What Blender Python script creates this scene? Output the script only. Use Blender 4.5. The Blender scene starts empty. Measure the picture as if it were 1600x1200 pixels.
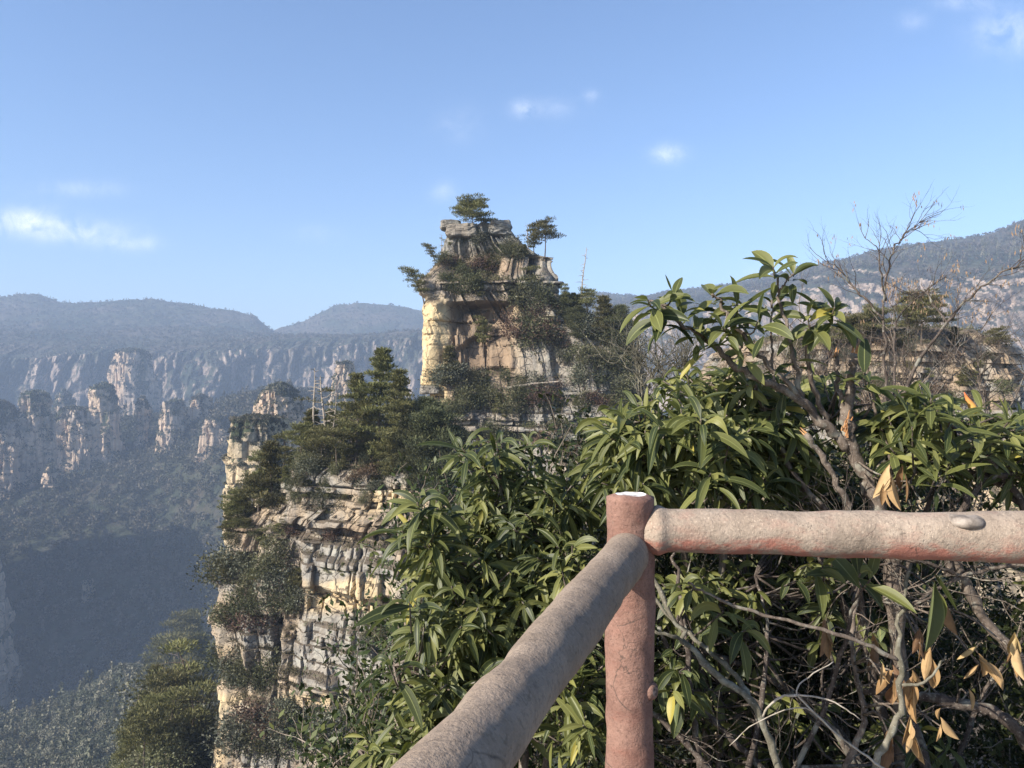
HAZE = 0.00023
import bpy, math, random
import numpy as np
from mathutils import Vector, Matrix
from mathutils.bvhtree import BVHTree

CAMZ = 1.6
F = 1200.0
scene = bpy.context.scene
COL = scene.collection
rng = np.random.default_rng(7)
random.seed(7)


def at(px, py, Y):
    return np.array([(px - 800) / F * Y, Y, CAMZ + (600 - py) / F * Y])


def X_of(px, Y):
    return (px - 800) / F * Y


def Z_of(py, Y):
    return CAMZ + (600 - py) / F * Y


# ------------------------------------------------------------------ noise
def _h(ix, iy, iz, seed):
    h = (ix.astype(np.int64) * 374761393 + iy.astype(np.int64) * 668265263 + iz.astype(np.int64) * 2147483647 + seed * 974711) & 0xFFFFFFFF
    h = ((h ^ (h >> 13)) * 1274126177) & 0xFFFFFFFF
    h = ((h ^ (h >> 16)) * 2246822519) & 0xFFFFFFFF
    return ((h ^ (h >> 15)) & 0xFFFFFF) / float(0xFFFFFF)


def vnoise(x, y, z, seed=0):
    x, y, z = np.broadcast_arrays(np.asarray(x, float), np.asarray(y, float), np.asarray(z, float))
    fx, fy, fz = np.floor(x), np.floor(y), np.floor(z)
    tx, ty, tz = x - fx, y - fy, z - fz
    tx = tx * tx * (3 - 2 * tx); ty = ty * ty * (3 - 2 * ty); tz = tz * tz * (3 - 2 * tz)
    r = 0
    for a in (0, 1):
        wa = tx if a else 1 - tx
        for b in (0, 1):
            wb = ty if b else 1 - ty
            for c in (0, 1):
                wc = tz if c else 1 - tz
                r = r + wa * wb * wc * _h(fx + a, fy + b, fz + c, seed)
    return r * 2 - 1


def fbm(x, y, z, octs=4, seed=0, gain=.5):
    r = 0; a = 1.0; t = 0; f = 1.0
    for i in range(octs):
        r = r + a * vnoise(np.asarray(x) * f + 17.3 * i, np.asarray(y) * f + 5.1 * i, np.asarray(z) * f + 9.7 * i, seed + i)
        t += a; a *= gain; f *= 2.03
    return r / t


def sstep(a, b, x):
    t = np.clip((x - a) / (b - a), 0, 1)
    return t * t * (3 - 2 * t)


def box(x, a, b, s):
    return sstep(a - s, a + s, x) * (1 - sstep(b - s, b + s, x))


# ------------------------------------------------------------------ mesh building
class Geo:
    """collects vertices, quads and triangles (with material slots and attributes) for ONE mesh"""
    def __init__(self):
        self.v = []; self.q = []; self.t = []; self.qm = []; self.tm = []; self.n = 0; self.at = {}

    def add(self, V, Q=None, T=None, m=0, **attrs):
        V = np.asarray(V, float).reshape(-1, 3)
        self.v.append(V)
        if Q is not None and len(Q):
            Q = np.asarray(Q, np.int64).reshape(-1, 4); self.q.append(Q + self.n); self.qm.append(np.full(len(Q), m))
        if T is not None and len(T):
            T = np.asarray(T, np.int64).reshape(-1, 3); self.t.append(T + self.n); self.tm.append(np.full(len(T), m))
        for k, a in attrs.items():
            self.at.setdefault(k, []).append((self.n, np.broadcast_to(np.asarray(a, float), (len(V),))))
        self.n += len(V)

    def mesh(self, name, mats, smooth=False):
        me = bpy.data.meshes.new(name)
        V = np.concatenate(self.v) if self.v else np.zeros((0, 3))
        Q = np.concatenate(self.q) if self.q else np.zeros((0, 4), np.int64)
        T = np.concatenate(self.t) if self.t else np.zeros((0, 3), np.int64)
        me.vertices.add(len(V)); me.vertices.foreach_set('co', V.ravel().astype(np.float32))
        nl = Q.size + T.size
        me.loops.add(nl); me.loops.foreach_set('vertex_index', np.concatenate([Q.ravel(), T.ravel()]).astype(np.int32))
        npoly = len(Q) + len(T)
        me.polygons.add(npoly)
        starts = np.concatenate([np.arange(len(Q)) * 4, Q.size + np.arange(len(T)) * 3]).astype(np.int32)
        me.polygons.foreach_set('loop_start', starts)
        mi = np.concatenate([np.concatenate(self.qm) if self.qm else np.zeros(0), np.concatenate(self.tm) if self.tm else np.zeros(0)]).astype(np.int32)
        for m in mats: me.materials.append(m)
        me.polygons.foreach_set('material_index', mi)
        me.polygons.foreach_set('use_smooth', np.full(npoly, bool(smooth)))
        for k, parts in self.at.items():
            arr = np.zeros(len(V), np.float32)
            for s, a in parts: arr[s:s + len(a)] = a
            A = me.attributes.new(k, 'FLOAT', 'POINT'); A.data.foreach_set('value', arr)
        me.update(calc_edges=True)
        me.validate()
        return me

    def obj(self, name, mats, parent=None, smooth=False, loc=None):
        o = bpy.data.objects.new(name, self.mesh(name, mats, smooth)); COL.objects.link(o)
        if parent is not None: o.parent = parent
        if loc is not None: o.location = loc
        return o


def tag(o, label=None, cat=None, group=None, kind=None):
    if label: o['label'] = label
    if cat: o['category'] = cat
    if group: o['group'] = group
    if kind: o['kind'] = kind
    return o


def empty(name, loc, rz=0, label=None, cat=None, group=None):
    o = bpy.data.objects.new(name, None); COL.objects.link(o)
    o.location = loc; o.rotation_euler = (0, 0, rz); o.empty_display_size = .1
    return tag(o, label, cat, group)


def copy_tree(o, parent=None):
    c = o.copy(); COL.objects.link(c)
    if parent is not None: c.parent = parent
    for ch in list(o.children): copy_tree(ch, c)
    return c


def norm(v):
    v = np.asarray(v, float)
    return v / np.maximum(np.linalg.norm(v, axis=-1, keepdims=True), 1e-9)


def catmull(P, n):
    P = np.asarray(P, float)
    if len(P) < 3:
        t = np.linspace(0, 1, n)[:, None]
        return P[0] * (1 - t) + P[-1] * t
    Q = np.vstack([2 * P[0] - P[1], P, 2 * P[-1] - P[-2]])
    m = len(P) - 1
    u = np.linspace(0, m, n); i = np.minimum(u.astype(int), m - 1); t = (u - i)[:, None]
    p0, p1, p2, p3 = Q[i], Q[i + 1], Q[i + 2], Q[i + 3]
    return .5 * ((2 * p1) + (-p0 + p2) * t + (2 * p0 - 5 * p1 + 4 * p2 - p3) * t ** 2 + (-p0 + 3 * p1 - 3 * p2 + p3) * t ** 3)


def tube(P, R, k=6, cap=True):
    """a tapered tube along P; returns V, Q, T"""
    P = np.asarray(P, float); n = len(P)
    R = np.broadcast_to(np.asarray(R, float), (n,))
    D = np.gradient(P, axis=0); D = norm(D)
    ref = np.array([0, 0, 1.0]) if abs(D[0][2]) < .9 else np.array([1.0, 0, 0])
    A = norm(np.cross(D[0], ref)); As = []
    for i in range(n):
        A = A - D[i] * np.dot(A, D[i]); A = A / max(np.linalg.norm(A), 1e-9); As.append(A)
    As = np.array(As); Bs = np.cross(D, As)
    th = np.linspace(0, 2 * np.pi, k, endpoint=False)
    V = P[:, None] + R[:, None, None] * (np.cos(th)[None, :, None] * As[:, None] + np.sin(th)[None, :, None] * Bs[:, None])
    V = V.reshape(-1, 3)
    i = np.arange(n - 1)[:, None] * k; j = np.arange(k)[None]
    j2 = (j + 1) % k
    Q = np.stack([i + j, i + j2, i + k + j2, i + k + j], -1).reshape(-1, 4)
    T = []
    if cap:
        V = np.vstack([V, P[:1], P[-1:]])
        b = n * k
        for a in range(k):
            T.append((b, (a + 1) % k, a)); T.append((b + 1, (n - 1) * k + a, (n - 1) * k + (a + 1) % k))
    return V, Q, T


def cards(C, D, Nn, L, W):
    """diamond leaf cards: base C, direction D, normal Nn, length L, width W (all arrays)"""
    D = norm(D); S = norm(np.cross(D, Nn))
    L = np.broadcast_to(np.asarray(L, float), (len(C),))[:, None]; W = np.broadcast_to(np.asarray(W, float), (len(C),))[:, None]
    V = np.stack([C, C + D * L * .5 + S * W * .5, C + D * L, C + D * L * .5 - S * W * .5], 1).reshape(-1, 3)
    Q = np.arange(len(C) * 4).reshape(-1, 4)
    return V, Q


def rdir(n, r=None):
    r = rng if r is None else r
    v = r.normal(size=(n, 3))
    return norm(v)


# ------------------------------------------------------------------ node helpers
class NT:
    def __init__(self, name):
        self.mat = bpy.data.materials.new(name); self.mat.use_nodes = True
        self.t = self.mat.node_tree; self.t.nodes.clear()
        self.out = self.n('ShaderNodeOutputMaterial')
        self.p = self.n('ShaderNodeBsdfPrincipled')
        self.l(self.p.outputs[0], self.out.inputs[0])
        self.p.inputs['Roughness'].default_value = .9
        self.p.inputs['Specular IOR Level'].default_value = .25

    def n(self, typ, **kw):
        nd = self.t.nodes.new(typ)
        for k, v in kw.items(): setattr(nd, k, v)
        return nd

    def l(self, a, b): self.t.links.new(a, b)

    def set(self, sock, v):
        if hasattr(v, 'is_output') or isinstance(v, bpy.types.NodeSocket): self.l(v, sock)
        elif isinstance(v, (tuple, list)) and len(v) == 3 and sock.type == 'RGBA': sock.default_value = (*v, 1)
        else: sock.default_value = v

    def noise(self, vec, scale=1, detail=5, rough=.55, dist=0):
        nd = self.n('ShaderNodeTexNoise'); self.set(nd.inputs['Vector'], vec)
        nd.inputs['Scale'].default_value = scale; nd.inputs['Detail'].default_value = detail
        nd.inputs['Roughness'].default_value = rough; nd.inputs['Distortion'].default_value = dist
        return nd.outputs[0]

    def vscale(self, vec, s):
        nd = self.n('ShaderNodeVectorMath', operation='MULTIPLY'); self.l(vec, nd.inputs[0]); nd.inputs[1].default_value = s
        return nd.outputs[0]

    def vadd(self, a, b):
        nd = self.n('ShaderNodeVectorMath', operation='ADD'); self.set(nd.inputs[0], a); self.set(nd.inputs[1], b)
        return nd.outputs[0]

    def math(self, op, a, b=0, c=0, clamp=False):
        nd = self.n('ShaderNodeMath', operation=op, use_clamp=clamp)
        for s, v in zip(nd.inputs, (a, b, c)): self.set(s, v)
        return nd.outputs[0]

    def ramp(self, f, stops, interp='LINEAR'):
        nd = self.n('ShaderNodeValToRGB'); self.l(f, nd.inputs[0]); cr = nd.color_ramp; cr.interpolation = interp
        while len(cr.elements) < len(stops): cr.elements.new(.5)
        for e, (p, c) in zip(cr.elements, stops):
            e.position = p; e.color = (*c, 1) if isinstance(c, (tuple, list)) else (c, c, c, 1)
        return nd.outputs[0]

    def rng(self, f, a, b, c=0, d=1):
        nd = self.n('ShaderNodeMapRange'); self.set(nd.inputs[0], f)
        for i, v in enumerate((a, b, c, d)): nd.inputs[i + 1].default_value = v
        return nd.outputs[0]

    def mix(self, f, a, b, blend='MIX'):
        nd = self.n('ShaderNodeMix', data_type='RGBA', blend_type=blend)
        self.set(nd.inputs[0], f); self.set(nd.inputs[6], a); self.set(nd.inputs[7], b)
        return nd.outputs[2]

    def attr(self, name):
        return self.n('ShaderNodeAttribute', attribute_name=name).outputs['Fac']

    def bump(self, h, strength=.5, dist=.1):
        nd = self.n('ShaderNodeBump'); self.l(h, nd.inputs['Height'])
        nd.inputs['Strength'].default_value = strength; nd.inputs['Distance'].default_value = dist
        self.l(nd.outputs[0], self.p.inputs['Normal'])

    @property
    def pos(self):
        if not hasattr(self, '_g'): self._g = self.n('ShaderNodeNewGeometry')
        return self._g.outputs['Position']

    @property
    def nz(self):
        self.pos
        s = self.n('ShaderNodeSeparateXYZ'); self.l(self._g.outputs['True Normal'], s.inputs[0])
        return s.outputs[2]

    @property
    def backf(self):
        self.pos
        return self._g.outputs['Backfacing']

    def objrand(self):
        return self.n('ShaderNodeObjectInfo').outputs['Random']

    def objco(self):
        return self.n('ShaderNodeTexCoord').outputs['Object']

    def color(self, c): self.set(self.p.inputs['Base Color'], c)


def mat_rock(name, sc=1.0, grey=(.19, .178, .158), tan=(.34, .265, .185), ochre=(.44, .32, .165), veg=.0, dark=1.0):
    m = NT(name); P = m.pos
    warp = m.noise(P, .5 * sc, 3); Pw = m.vadd(P, m.vscale(m.vadd(warp, (-.5, -.5, -.5)), (1.6 / sc,) * 3))
    n1 = m.noise(m.vscale(P, (1, 1, 1.6)), .11 * sc, 6, .6)
    c = m.ramp(n1, [(.36, grey), (.48, tan), (.60, tan), (.74, ochre)])
    ns = m.noise(m.vscale(Pw, (.06, .06, 1.0)), 1.1 * sc, 5, .65)
    c = m.mix(.6, c, m.ramp(ns, [(.3, .72), (.5, .97), (.7, 1.15)]), 'MULTIPLY')
    # vertical water stains
    st = m.noise(m.vscale(P, (1, 1, .07)), .9 * sc, 5, .6)
    f = m.rng(st, .48, .64, 0, .8 * dark)
    c = m.mix(f, c, (.085, .078, .07))
    st2 = m.noise(m.vscale(P, (1, 1, .10)), 1.7 * sc, 4, .6)
    c = m.mix(m.rng(st2, .58, .72, 0, .5), c, (.52, .43, .30))
    # hand placed local colours
    c = m.mix(m.math('MULTIPLY', m.attr('yellow'), .85), c, m.ramp(m.noise(m.vscale(P, (1, 1, .35)), .55 * sc, 6, .6), [(.3, (.38, .27, .14)), (.5, (.55, .42, .235)), (.75, (.58, .48, .31))]))
    c = m.mix(m.math('MULTIPLY', m.attr('brown'), .85), c, m.ramp(m.noise(m.vscale(P, (1, 1, .3)), .5 * sc, 6, .65), [(.3, (.12, .085, .06)), (.55, (.23, .16, .105)), (.78, (.34, .25, .17))]))
    c = m.mix(m.math('MULTIPLY', m.attr('grey'), .8), c, m.ramp(m.noise(P, .8 * sc, 6, .65), [(.3, (.12, .115, .105)), (.5, (.235, .228, .21)), (.7, (.33, .33, .28))]))
    # lichen blotches
    c = m.mix(m.rng(m.noise(P, 2.3 * sc, 5, .7), .60, .75, 0, .45), c, (.16, .155, .14))
    # cracks
    vor = m.n('ShaderNodeTexVoronoi', feature='DISTANCE_TO_EDGE'); m.l(m.vscale(Pw, (1, 1, 1.5)), vor.inputs['Vector']); vor.inputs['Scale'].default_value = .5 * sc
    crack = m.rng(vor.outputs[0], .0, .035, 1, 0)
    brk = m.rng(m.noise(P, .35 * sc, 3), .42, .56, 0, 1)
    crack = m.math('MULTIPLY', crack, brk)
    c = m.mix(m.math('MULTIPLY', crack, .8), c, (.045, .04, .035))
    # soil, litter and moss on ledges
    up = m.rng(m.nz, .45, .8, 0, 1)
    soil = m.ramp(m.noise(P, 1.3 * sc, 5), [(.35, (.055, .042, .03)), (.55, (.10, .075, .05)), (.7, (.075, .075, .035))])
    c = m.mix(m.math('MULTIPLY', up, .85), c, soil)
    if veg > 0:
        vn = m.noise(m.vscale(P, (1, 1, .5)), .12 * sc, 6, .65)
        vf = m.rng(m.math('ADD', vn, m.math('MULTIPLY', m.nz, .25)), .60 - veg, .66 - veg, 0, 1)
        c = m.mix(vf, c, m.ramp(m.noise(P, .5 * sc, 4), [(.35, (.02, .028, .018)), (.6, (.05, .06, .03)), (.75, (.085, .075, .05))]))
    m.color(c)
    h = m.math('ADD', m.noise(Pw, 2.2 * sc, 8, .65), m.math('MULTIPLY', ns, .8))
    h = m.math('SUBTRACT', h, m.math('MULTIPLY', crack, .5))
    m.bump(h, .8, .28 / sc)
    return m.mat


def mat_simple(name, stops, scale=5, detail=5, rough=.9, bump=0, bdist=.01, stretch=(1, 1, 1), obj=True):
    m = NT(name); P = m.objco() if obj else m.pos
    n = m.noise(m.vscale(P, stretch), scale, detail, .62)
    m.color(m.ramp(n, stops)); m.p.inputs['Roughness'].default_value = rough
    if bump: m.bump(n, bump, bdist)
    return m.mat


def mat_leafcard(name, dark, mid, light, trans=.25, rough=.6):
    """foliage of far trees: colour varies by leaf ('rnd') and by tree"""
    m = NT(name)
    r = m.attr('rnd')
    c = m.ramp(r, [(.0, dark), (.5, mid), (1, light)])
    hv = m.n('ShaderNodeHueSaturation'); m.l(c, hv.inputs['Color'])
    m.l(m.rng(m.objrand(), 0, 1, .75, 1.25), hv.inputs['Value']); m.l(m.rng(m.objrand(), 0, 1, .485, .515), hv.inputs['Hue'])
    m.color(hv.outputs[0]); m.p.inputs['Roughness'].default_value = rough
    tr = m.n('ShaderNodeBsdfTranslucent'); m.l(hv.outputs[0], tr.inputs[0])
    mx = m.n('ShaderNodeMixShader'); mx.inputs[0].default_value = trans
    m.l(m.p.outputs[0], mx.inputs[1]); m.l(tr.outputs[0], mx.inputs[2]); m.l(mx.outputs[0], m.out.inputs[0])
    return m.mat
# ================================================================== camera, sun, sky, air
cam = bpy.data.cameras.new('camera'); cam.sensor_width = 36; cam.lens = 27; cam.clip_start = .05; cam.clip_end = 60000
camo = bpy.data.objects.new('camera', cam); COL.objects.link(camo); camo.location = (0, 0, CAMZ); camo.rotation_euler = (math.pi / 2, 0, 0)
scene.camera = camo

AZ, EL = math.radians(121), math.radians(31)          # sun: to the left of the view and a little behind
SUN = np.array([-math.sin(AZ) * math.cos(EL), math.cos(AZ) * math.cos(EL), math.sin(EL)])
sl = bpy.data.lights.new('sun', 'SUN'); sl.energy = 5.0; sl.angle = math.radians(.5); sl.color = (1, .93, .82)
so = bpy.data.objects.new('sun', sl); COL.objects.link(so); so.location = (0, 0, 900)
so.rotation_euler = Vector(-SUN).to_track_quat('-Z', 'Y').to_euler()

w = bpy.data.worlds.new('World'); scene.world = w; w.use_nodes = True
nt = w.node_tree; nt.nodes.clear()


def wn(t, **k):
    n = nt.nodes.new(t)
    for a, b in k.items(): setattr(n, a, b)
    return n


def wmath(op, a, b=0, c=0, clamp=False):
    n = wn('ShaderNodeMath', operation=op, use_clamp=clamp)
    for s, v in zip(n.inputs, (a, b, c)):
        if isinstance(v, bpy.types.NodeSocket): nt.links.new(v, s)
        else: s.default_value = v
    return n.outputs[0]


sky = wn('ShaderNodeTexSky', sky_type='NISHITA', sun_disc=False)
sky.sun_elevation = EL; sky.sun_rotation = math.atan2(SUN[0], SUN[1]); sky.altitude = 1000
sky.air_density = 1.0; sky.dust_density = 1.8; sky.ozone_density = 3.0
tc = wn('ShaderNodeTexCoord'); sep = wn('ShaderNodeSeparateXYZ'); nt.links.new(tc.outputs['Generated'], sep.inputs[0])
ysafe = wmath('MAXIMUM', sep.outputs[1], .02)
U = wmath('DIVIDE', sep.outputs[0], ysafe); Vv = wmath('DIVIDE', sep.outputs[2], ysafe)
comb = wn('ShaderNodeCombineXYZ'); nt.links.new(U, comb.inputs[0]); nt.links.new(Vv, comb.inputs[1])
cn = wn('ShaderNodeTexNoise'); nt.links.new(comb.outputs[0], cn.inputs['Vector']); cn.inputs['Scale'].default_value = 26; cn.inputs['Detail'].default_value = 8; cn.inputs['Roughness'].default_value = .6; cn.inputs['Distortion'].default_value = .6
cn2 = wn('ShaderNodeTexNoise'); nt.links.new(comb.outputs[0], cn2.inputs['Vector']); cn2.inputs['Scale'].default_value = 60; cn2.inputs['Detail'].default_value = 5; cn2.inputs['Roughness'].default_value = .6
tot = 0.0
# small fair-weather clouds: direction, half widths, strength
for px, py, a, b, s in [(36, 346, 52, 18, .62), (125, 362, 66, 16, .40), (195, 380, 46, 12, .28), (120, 295, 70, 12, .13),
                        (856, 168, 44, 15, .10), (818, 171, 17, 13, .17), (1045, 240, 22, 13, .42), (925, 151, 13, 9, .14),
                        (1576, 50, 50, 32, .22), (1425, 32, 22, 14, .10), (1505, 5, 40, 10, .13), (694, 300, 18, 14, .15), (715, 195, 34, 26, .06), (1210, 432, 40, 16, .2), (490, 365, 40, 14, .06)]:
    u0, v0 = (px - 800) / F, (600 - py) / F
    du = wmath('MULTIPLY', wmath('SUBTRACT', U, u0), F / a); dv = wmath('MULTIPLY', wmath('SUBTRACT', Vv, v0), F / b)
    d2 = wmath('ADD', wmath('MULTIPLY', du, du), wmath('MULTIPLY', dv, dv))
    g = wmath('MULTIPLY', wmath('POWER', 2.718, wmath('MULTIPLY', d2, -1.0)), s)
    tot = wmath('ADD', g, tot)
wob = wmath('ADD', wmath('MULTIPLY', cn.outputs[0], 4.4), wmath('MULTIPLY', cn2.outputs[0], 1.7))
tot = wmath('MULTIPLY', tot, wmath('MULTIPLY', wmath('MAXIMUM', wmath('SUBTRACT', wob, 2.2), 0), 1.0), clamp=True)
tot = wmath('MULTIPLY', tot, wmath('GREATER_THAN', sep.outputs[1], .05))
hs = wn('ShaderNodeHueSaturation'); hs.inputs['Saturation'].default_value = 1.10; hs.inputs['Hue'].default_value = .503; nt.links.new(sky.outputs[0], hs.inputs['Color'])
mx = wn('ShaderNodeMix', data_type='RGBA'); nt.links.new(tot, mx.inputs[0]); nt.links.new(hs.outputs[0], mx.inputs[6]); mx.inputs[7].default_value = (7.2, 7.3, 7.6, 1)
bg = wn('ShaderNodeBackground'); bg.inputs['Strength'].default_value = .12; nt.links.new(mx.outputs[2], bg.inputs[0])
wo = wn('ShaderNodeOutputWorld'); nt.links.new(bg.outputs[0], wo.inputs[0])

scene.view_settings.view_transform = 'Standard'; scene.view_settings.look = 'None'
scene.view_settings.exposure = .95; scene.view_settings.gamma = 1
scene.render.engine = 'CYCLES'
cy = scene.cycles
cy.use_denoising = True
try:
    cy.denoiser = 'OPENIMAGEDENOISE'; cy.denoising_input_passes = 'RGB_ALBEDO_NORMAL'; cy.denoising_prefilter = 'NONE'
except Exception: pass
cy.max_bounces = 6; cy.diffuse_bounces = 3; cy.glossy_bounces = 2; cy.transmission_bounces = 3; cy.transparent_max_bounces = 4; cy.volume_bounces = 0
cy.sample_clamp_indirect = 4
scene.render.use_persistent_data = False

# valley air
def box_obj(name, x0, x1, y0, y1, z0, z1, mat):
    g = Geo()
    V = [(x, y, z) for x in (x0, x1) for y in (y0, y1) for z in (z0, z1)]
    g.add(V, [(0, 1, 3, 2), (4, 6, 7, 5), (0, 4, 5, 1), (2, 3, 7, 6), (0, 2, 6, 4), (1, 5, 7, 3)])
    return g.obj(name, [mat])


hm = bpy.data.materials.new('haze'); hm.use_nodes = True; ht = hm.node_tree; ht.nodes.clear()
hv = ht.nodes.new('ShaderNodeVolumePrincipled'); hv.inputs['Color'].default_value = (.58, .74, 1.0, 1); hv.inputs['Density'].default_value = HAZE; hv.inputs['Anisotropy'].default_value = -.05
hout = ht.nodes.new('ShaderNodeOutputMaterial'); ht.links.new(hv.outputs[0], hout.inputs['Volume'])
tag(box_obj('haze', -5200, 5200, -60, 5600, -420, 560, hm), 'thin blue haze filling the valley', 'haze', kind='stuff')

# ================================================================== rock builder
def superell(phi, hx, hy, n):
    return (np.abs(np.cos(phi) / hx) ** n + np.abs(np.sin(phi) / hy) ** n) ** (-1.0 / n)


def rock(name, prof, seed, mat, layers=(.5, 2.4), row=.32, col=.30, n=4.5, blocks=(1.2, 4.5), boff=.32, loff=.30, seam=.5, joint=.28,
         butt=(1.5, 9.0), rough=(.45, 5.0, .14, 1.1), feat=None, tone=None, topamp=.5, back=.3, tilt=0.0, zones=None, smooth=False, calm=0.0, terr=.5):
    r = np.random.default_rng(seed)
    prof = np.array(sorted(prof), float)
    z0, z1 = prof[0, 0], prof[-1, 0]
    zs, lid, edge = [], [], []
    z = z0; k = 0; lo = []
    while z < z1 - .01:
        t = math.exp(r.uniform(math.log(layers[0]), math.log(layers[1]))); is_seam = r.random() < .22
        o = r.normal() * loff
        if zones is not None:
            for (a, b, ta, tb, mul) in zones:
                if a <= z < b: t = r.uniform(ta, tb); o *= mul; is_seam = is_seam and mul > .6
        if is_seam: t = min(t, layers[0] * .6); o = -seam * r.uniform(.5, 1.4)
        t = min(t, z1 - z)
        m = max(2, int(round(t / row)) + 1)
        e = min(.04 * t, .05)
        for i in range(m):
            f = i / (m - 1)
            zs.append(z + e + (t - 2 * e) * f); lid.append(k); edge.append(1.0 if i in (0, m - 1) else 0.0)
        lo.append(o); z += t; k += 1
    zs, lid, edge, lo = map(np.array, (zs, lid, edge, lo))
    Lx, Rx, Fy, By = [np.interp(zs, prof[:, 0], prof[:, i]) for i in (1, 2, 3, 4)]
    # columns: equal steps along the widest outline, thinned on the hidden back
    wi = int(np.argmax((prof[:, 2] - prof[:, 1])))
    HX, HY = (prof[wi, 2] - prof[wi, 1]) / 2, (prof[wi, 4] - prof[wi, 3]) / 2
    ph = np.linspace(0, 2 * np.pi, 8001); rr = superell(ph, HX, HY, n); pts = np.stack([rr * np.cos(ph), rr * np.sin(ph)], 1)
    seg = np.linalg.norm(np.diff(pts, axis=0), axis=1); s = np.concatenate([[0], np.cumsum(seg)])
    wgt = np.where(np.sin(ph[:-1]) > .45, back, 1.0); ws = np.concatenate([[0], np.cumsum(seg * wgt)])
    nc = max(24, int(ws[-1] / col)); cph = np.interp(np.linspace(0, ws[-1], nc, endpoint=False), ws, ph); cs = np.interp(cph, ph, s)
    cx, cyy, hx, hy = (Lx + Rx) / 2, (Fy + By) / 2, (Rx - Lx) / 2, (By - Fy) / 2
    RR = superell(cph[None], hx[:, None], hy[:, None], n)
    dx, dy = RR * np.cos(cph)[None], RR * np.sin(cph)[None]
    nx = np.sign(dx) * np.abs(dx / hx[:, None]) ** (n - 1) / hx[:, None]; ny = np.sign(dy) * np.abs(dy / hy[:, None]) ** (n - 1) / hy[:, None]
    ln = np.sqrt(nx * nx + ny * ny) + 1e-12; nx /= ln; ny /= ln
    X, Yy, Z = cx[:, None] + dx, cyy[:, None] + dy, np.repeat(zs[:, None], nc, 1)
    d = np.zeros_like(X)
    per = s[-1]
    bl, bo = None, None
    for q in range(k):
        rows = np.where(lid == q)[0]
        if bl is None or r.random() < .4:
            wds = np.exp(r.uniform(math.log(blocks[0]), math.log(blocks[1]), size=int(per / blocks[0]) + 2)); bl = np.cumsum(wds) + r.uniform(0, blocks[1]); bo = r.normal(size=len(bl) + 1) * boff
        else: bo = bo * .6 + r.normal(size=len(bl) + 1) * boff * .6
        idx = np.searchsorted(bl, cs)
        lft = np.where(idx > 0, cs - bl[np.maximum(idx - 1, 0)], 9); rgt = np.where(idx < len(bl), bl[np.minimum(idx, len(bl) - 1)] - cs, 9)
        dj = np.minimum(lft, rgt)
        vary = np.clip(.5 + 1.3 * vnoise(cs / (blocks[1] * 1.6), q * .37, .5, seed + 21), 0, 1.25)
        lq = lo[q] * vary if lo[q] < -.75 * loff else lo[q] * (1.6 * vary - .3)
        jn = joint * np.clip(.6 + 1.4 * vnoise(cs / (blocks[1] * .9), q * .21, 2.5, seed + 22), 0, 1.8)
        dd = lq + bo[idx] - jn * np.exp(-(dj / (col * .9)) ** 2)
        d[rows] = dd[None]
    d -= edge[:, None] * .07 * (layers[1] / 2.4)
    A, S = butt
    rid = 1 - np.abs(fbm(cs / S, 3.3, zs[:, None] / (S * 6), 4, seed + 5)) * 2
    d += A * (rid - .55) + A * .8 * fbm(X / (S * 1.5), Yy / (S * 1.5), Z / (S * 3), 3, seed + 9)
    a1, s1, a2, s2 = rough
    d += a1 * fbm(X / s1, Yy / s1, Z / s1, 3, seed + 1) + a2 * fbm(X / s2, Yy / s2, Z / s2, 3, seed + 2)
    U8 = layers[1] / 4.0
    for q in range(int(per / (5.5 * U8))):
        sc_, zc_, hz, dep, wd = r.uniform(0, per), r.uniform(z0, z1), r.uniform(2, 9) * U8, r.uniform(.3, 1.1) * U8, r.uniform(.16, .40) * U8
        ln_ = cs[None] - sc_ - r.normal() * .12 * (Z - zc_) - .25 * U8 * vnoise(Z / (1.5 * U8), q, 0, seed)
        d -= dep * np.exp(-(ln_ / wd) ** 2) * (np.abs(Z - zc_) < hz)
        d += r.normal() * .35 * U8 * (1 / (1 + np.exp(-ln_ / (.12 * U8)))) * (np.abs(Z - zc_) < hz) * np.exp(-np.maximum(ln_, 0) / (3 * U8))
    stp = .55 * U8; d = d * (1 - terr) + terr * stp * np.round(d / stp + .25 * fbm(X / (3 * U8), Yy / (3 * U8), Z / (3 * U8), 2, seed + 14))
    cf = calm * np.clip(-nx * 1.7 - .3, 0, 1)
    d = d * (1 - cf) + cf * (.45 * np.round(3 * fbm(Yy / 2.2, X / 3, Z / 5, 3, seed + 31)) / 3 + .22 * fbm(X / 1.0, Yy / 1.0, Z / 1.2, 3, seed + 32) + .35 * d * (np.abs(d) < .8))
    px = 800 + F * X / Yy; py = 600 - F * (Z - CAMZ) / Yy
    if feat is not None: d += feat(px, py, nx, ny, X, Yy, Z)
    lim = np.minimum(hx, hy)[:, None] * .8
    d = np.clip(d, -lim, lim)
    X = X + nx * d; Yy = Yy + ny * d
    Z = Z + tilt * (X - cx.mean()) + .25 * fbm(X / 8, Yy / 8, 0, 3, seed + 3) * (layers[1] / 2.4)
    nr = len(zs)
    V = np.stack([X, Yy, Z], -1)
    top = V[-1]; c = top.mean(0); rings = [V.reshape(-1, 3)]
    for f in (.9, .72, .5, .28, .08):
        R_ = c + (top - c) * f
        R_[:, 2] = z1 + topamp * (1 - f) ** .5 * (.6 + 1.0 * fbm(R_[:, 0] / (6 * topamp + 1), R_[:, 1] / (6 * topamp + 1), 0, 3, seed + 4))
        rings.append(R_)
    VV = np.concatenate(rings); nr2 = nr + 5
    i = np.arange(nr2 - 1)[:, None] * nc; j = np.arange(nc)[None]; j2 = (j + 1) % nc
    Q = np.stack([i + j, i + j2, i + nc + j2, i + nc + j], -1).reshape(-1, 4)
    g = Geo()
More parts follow.
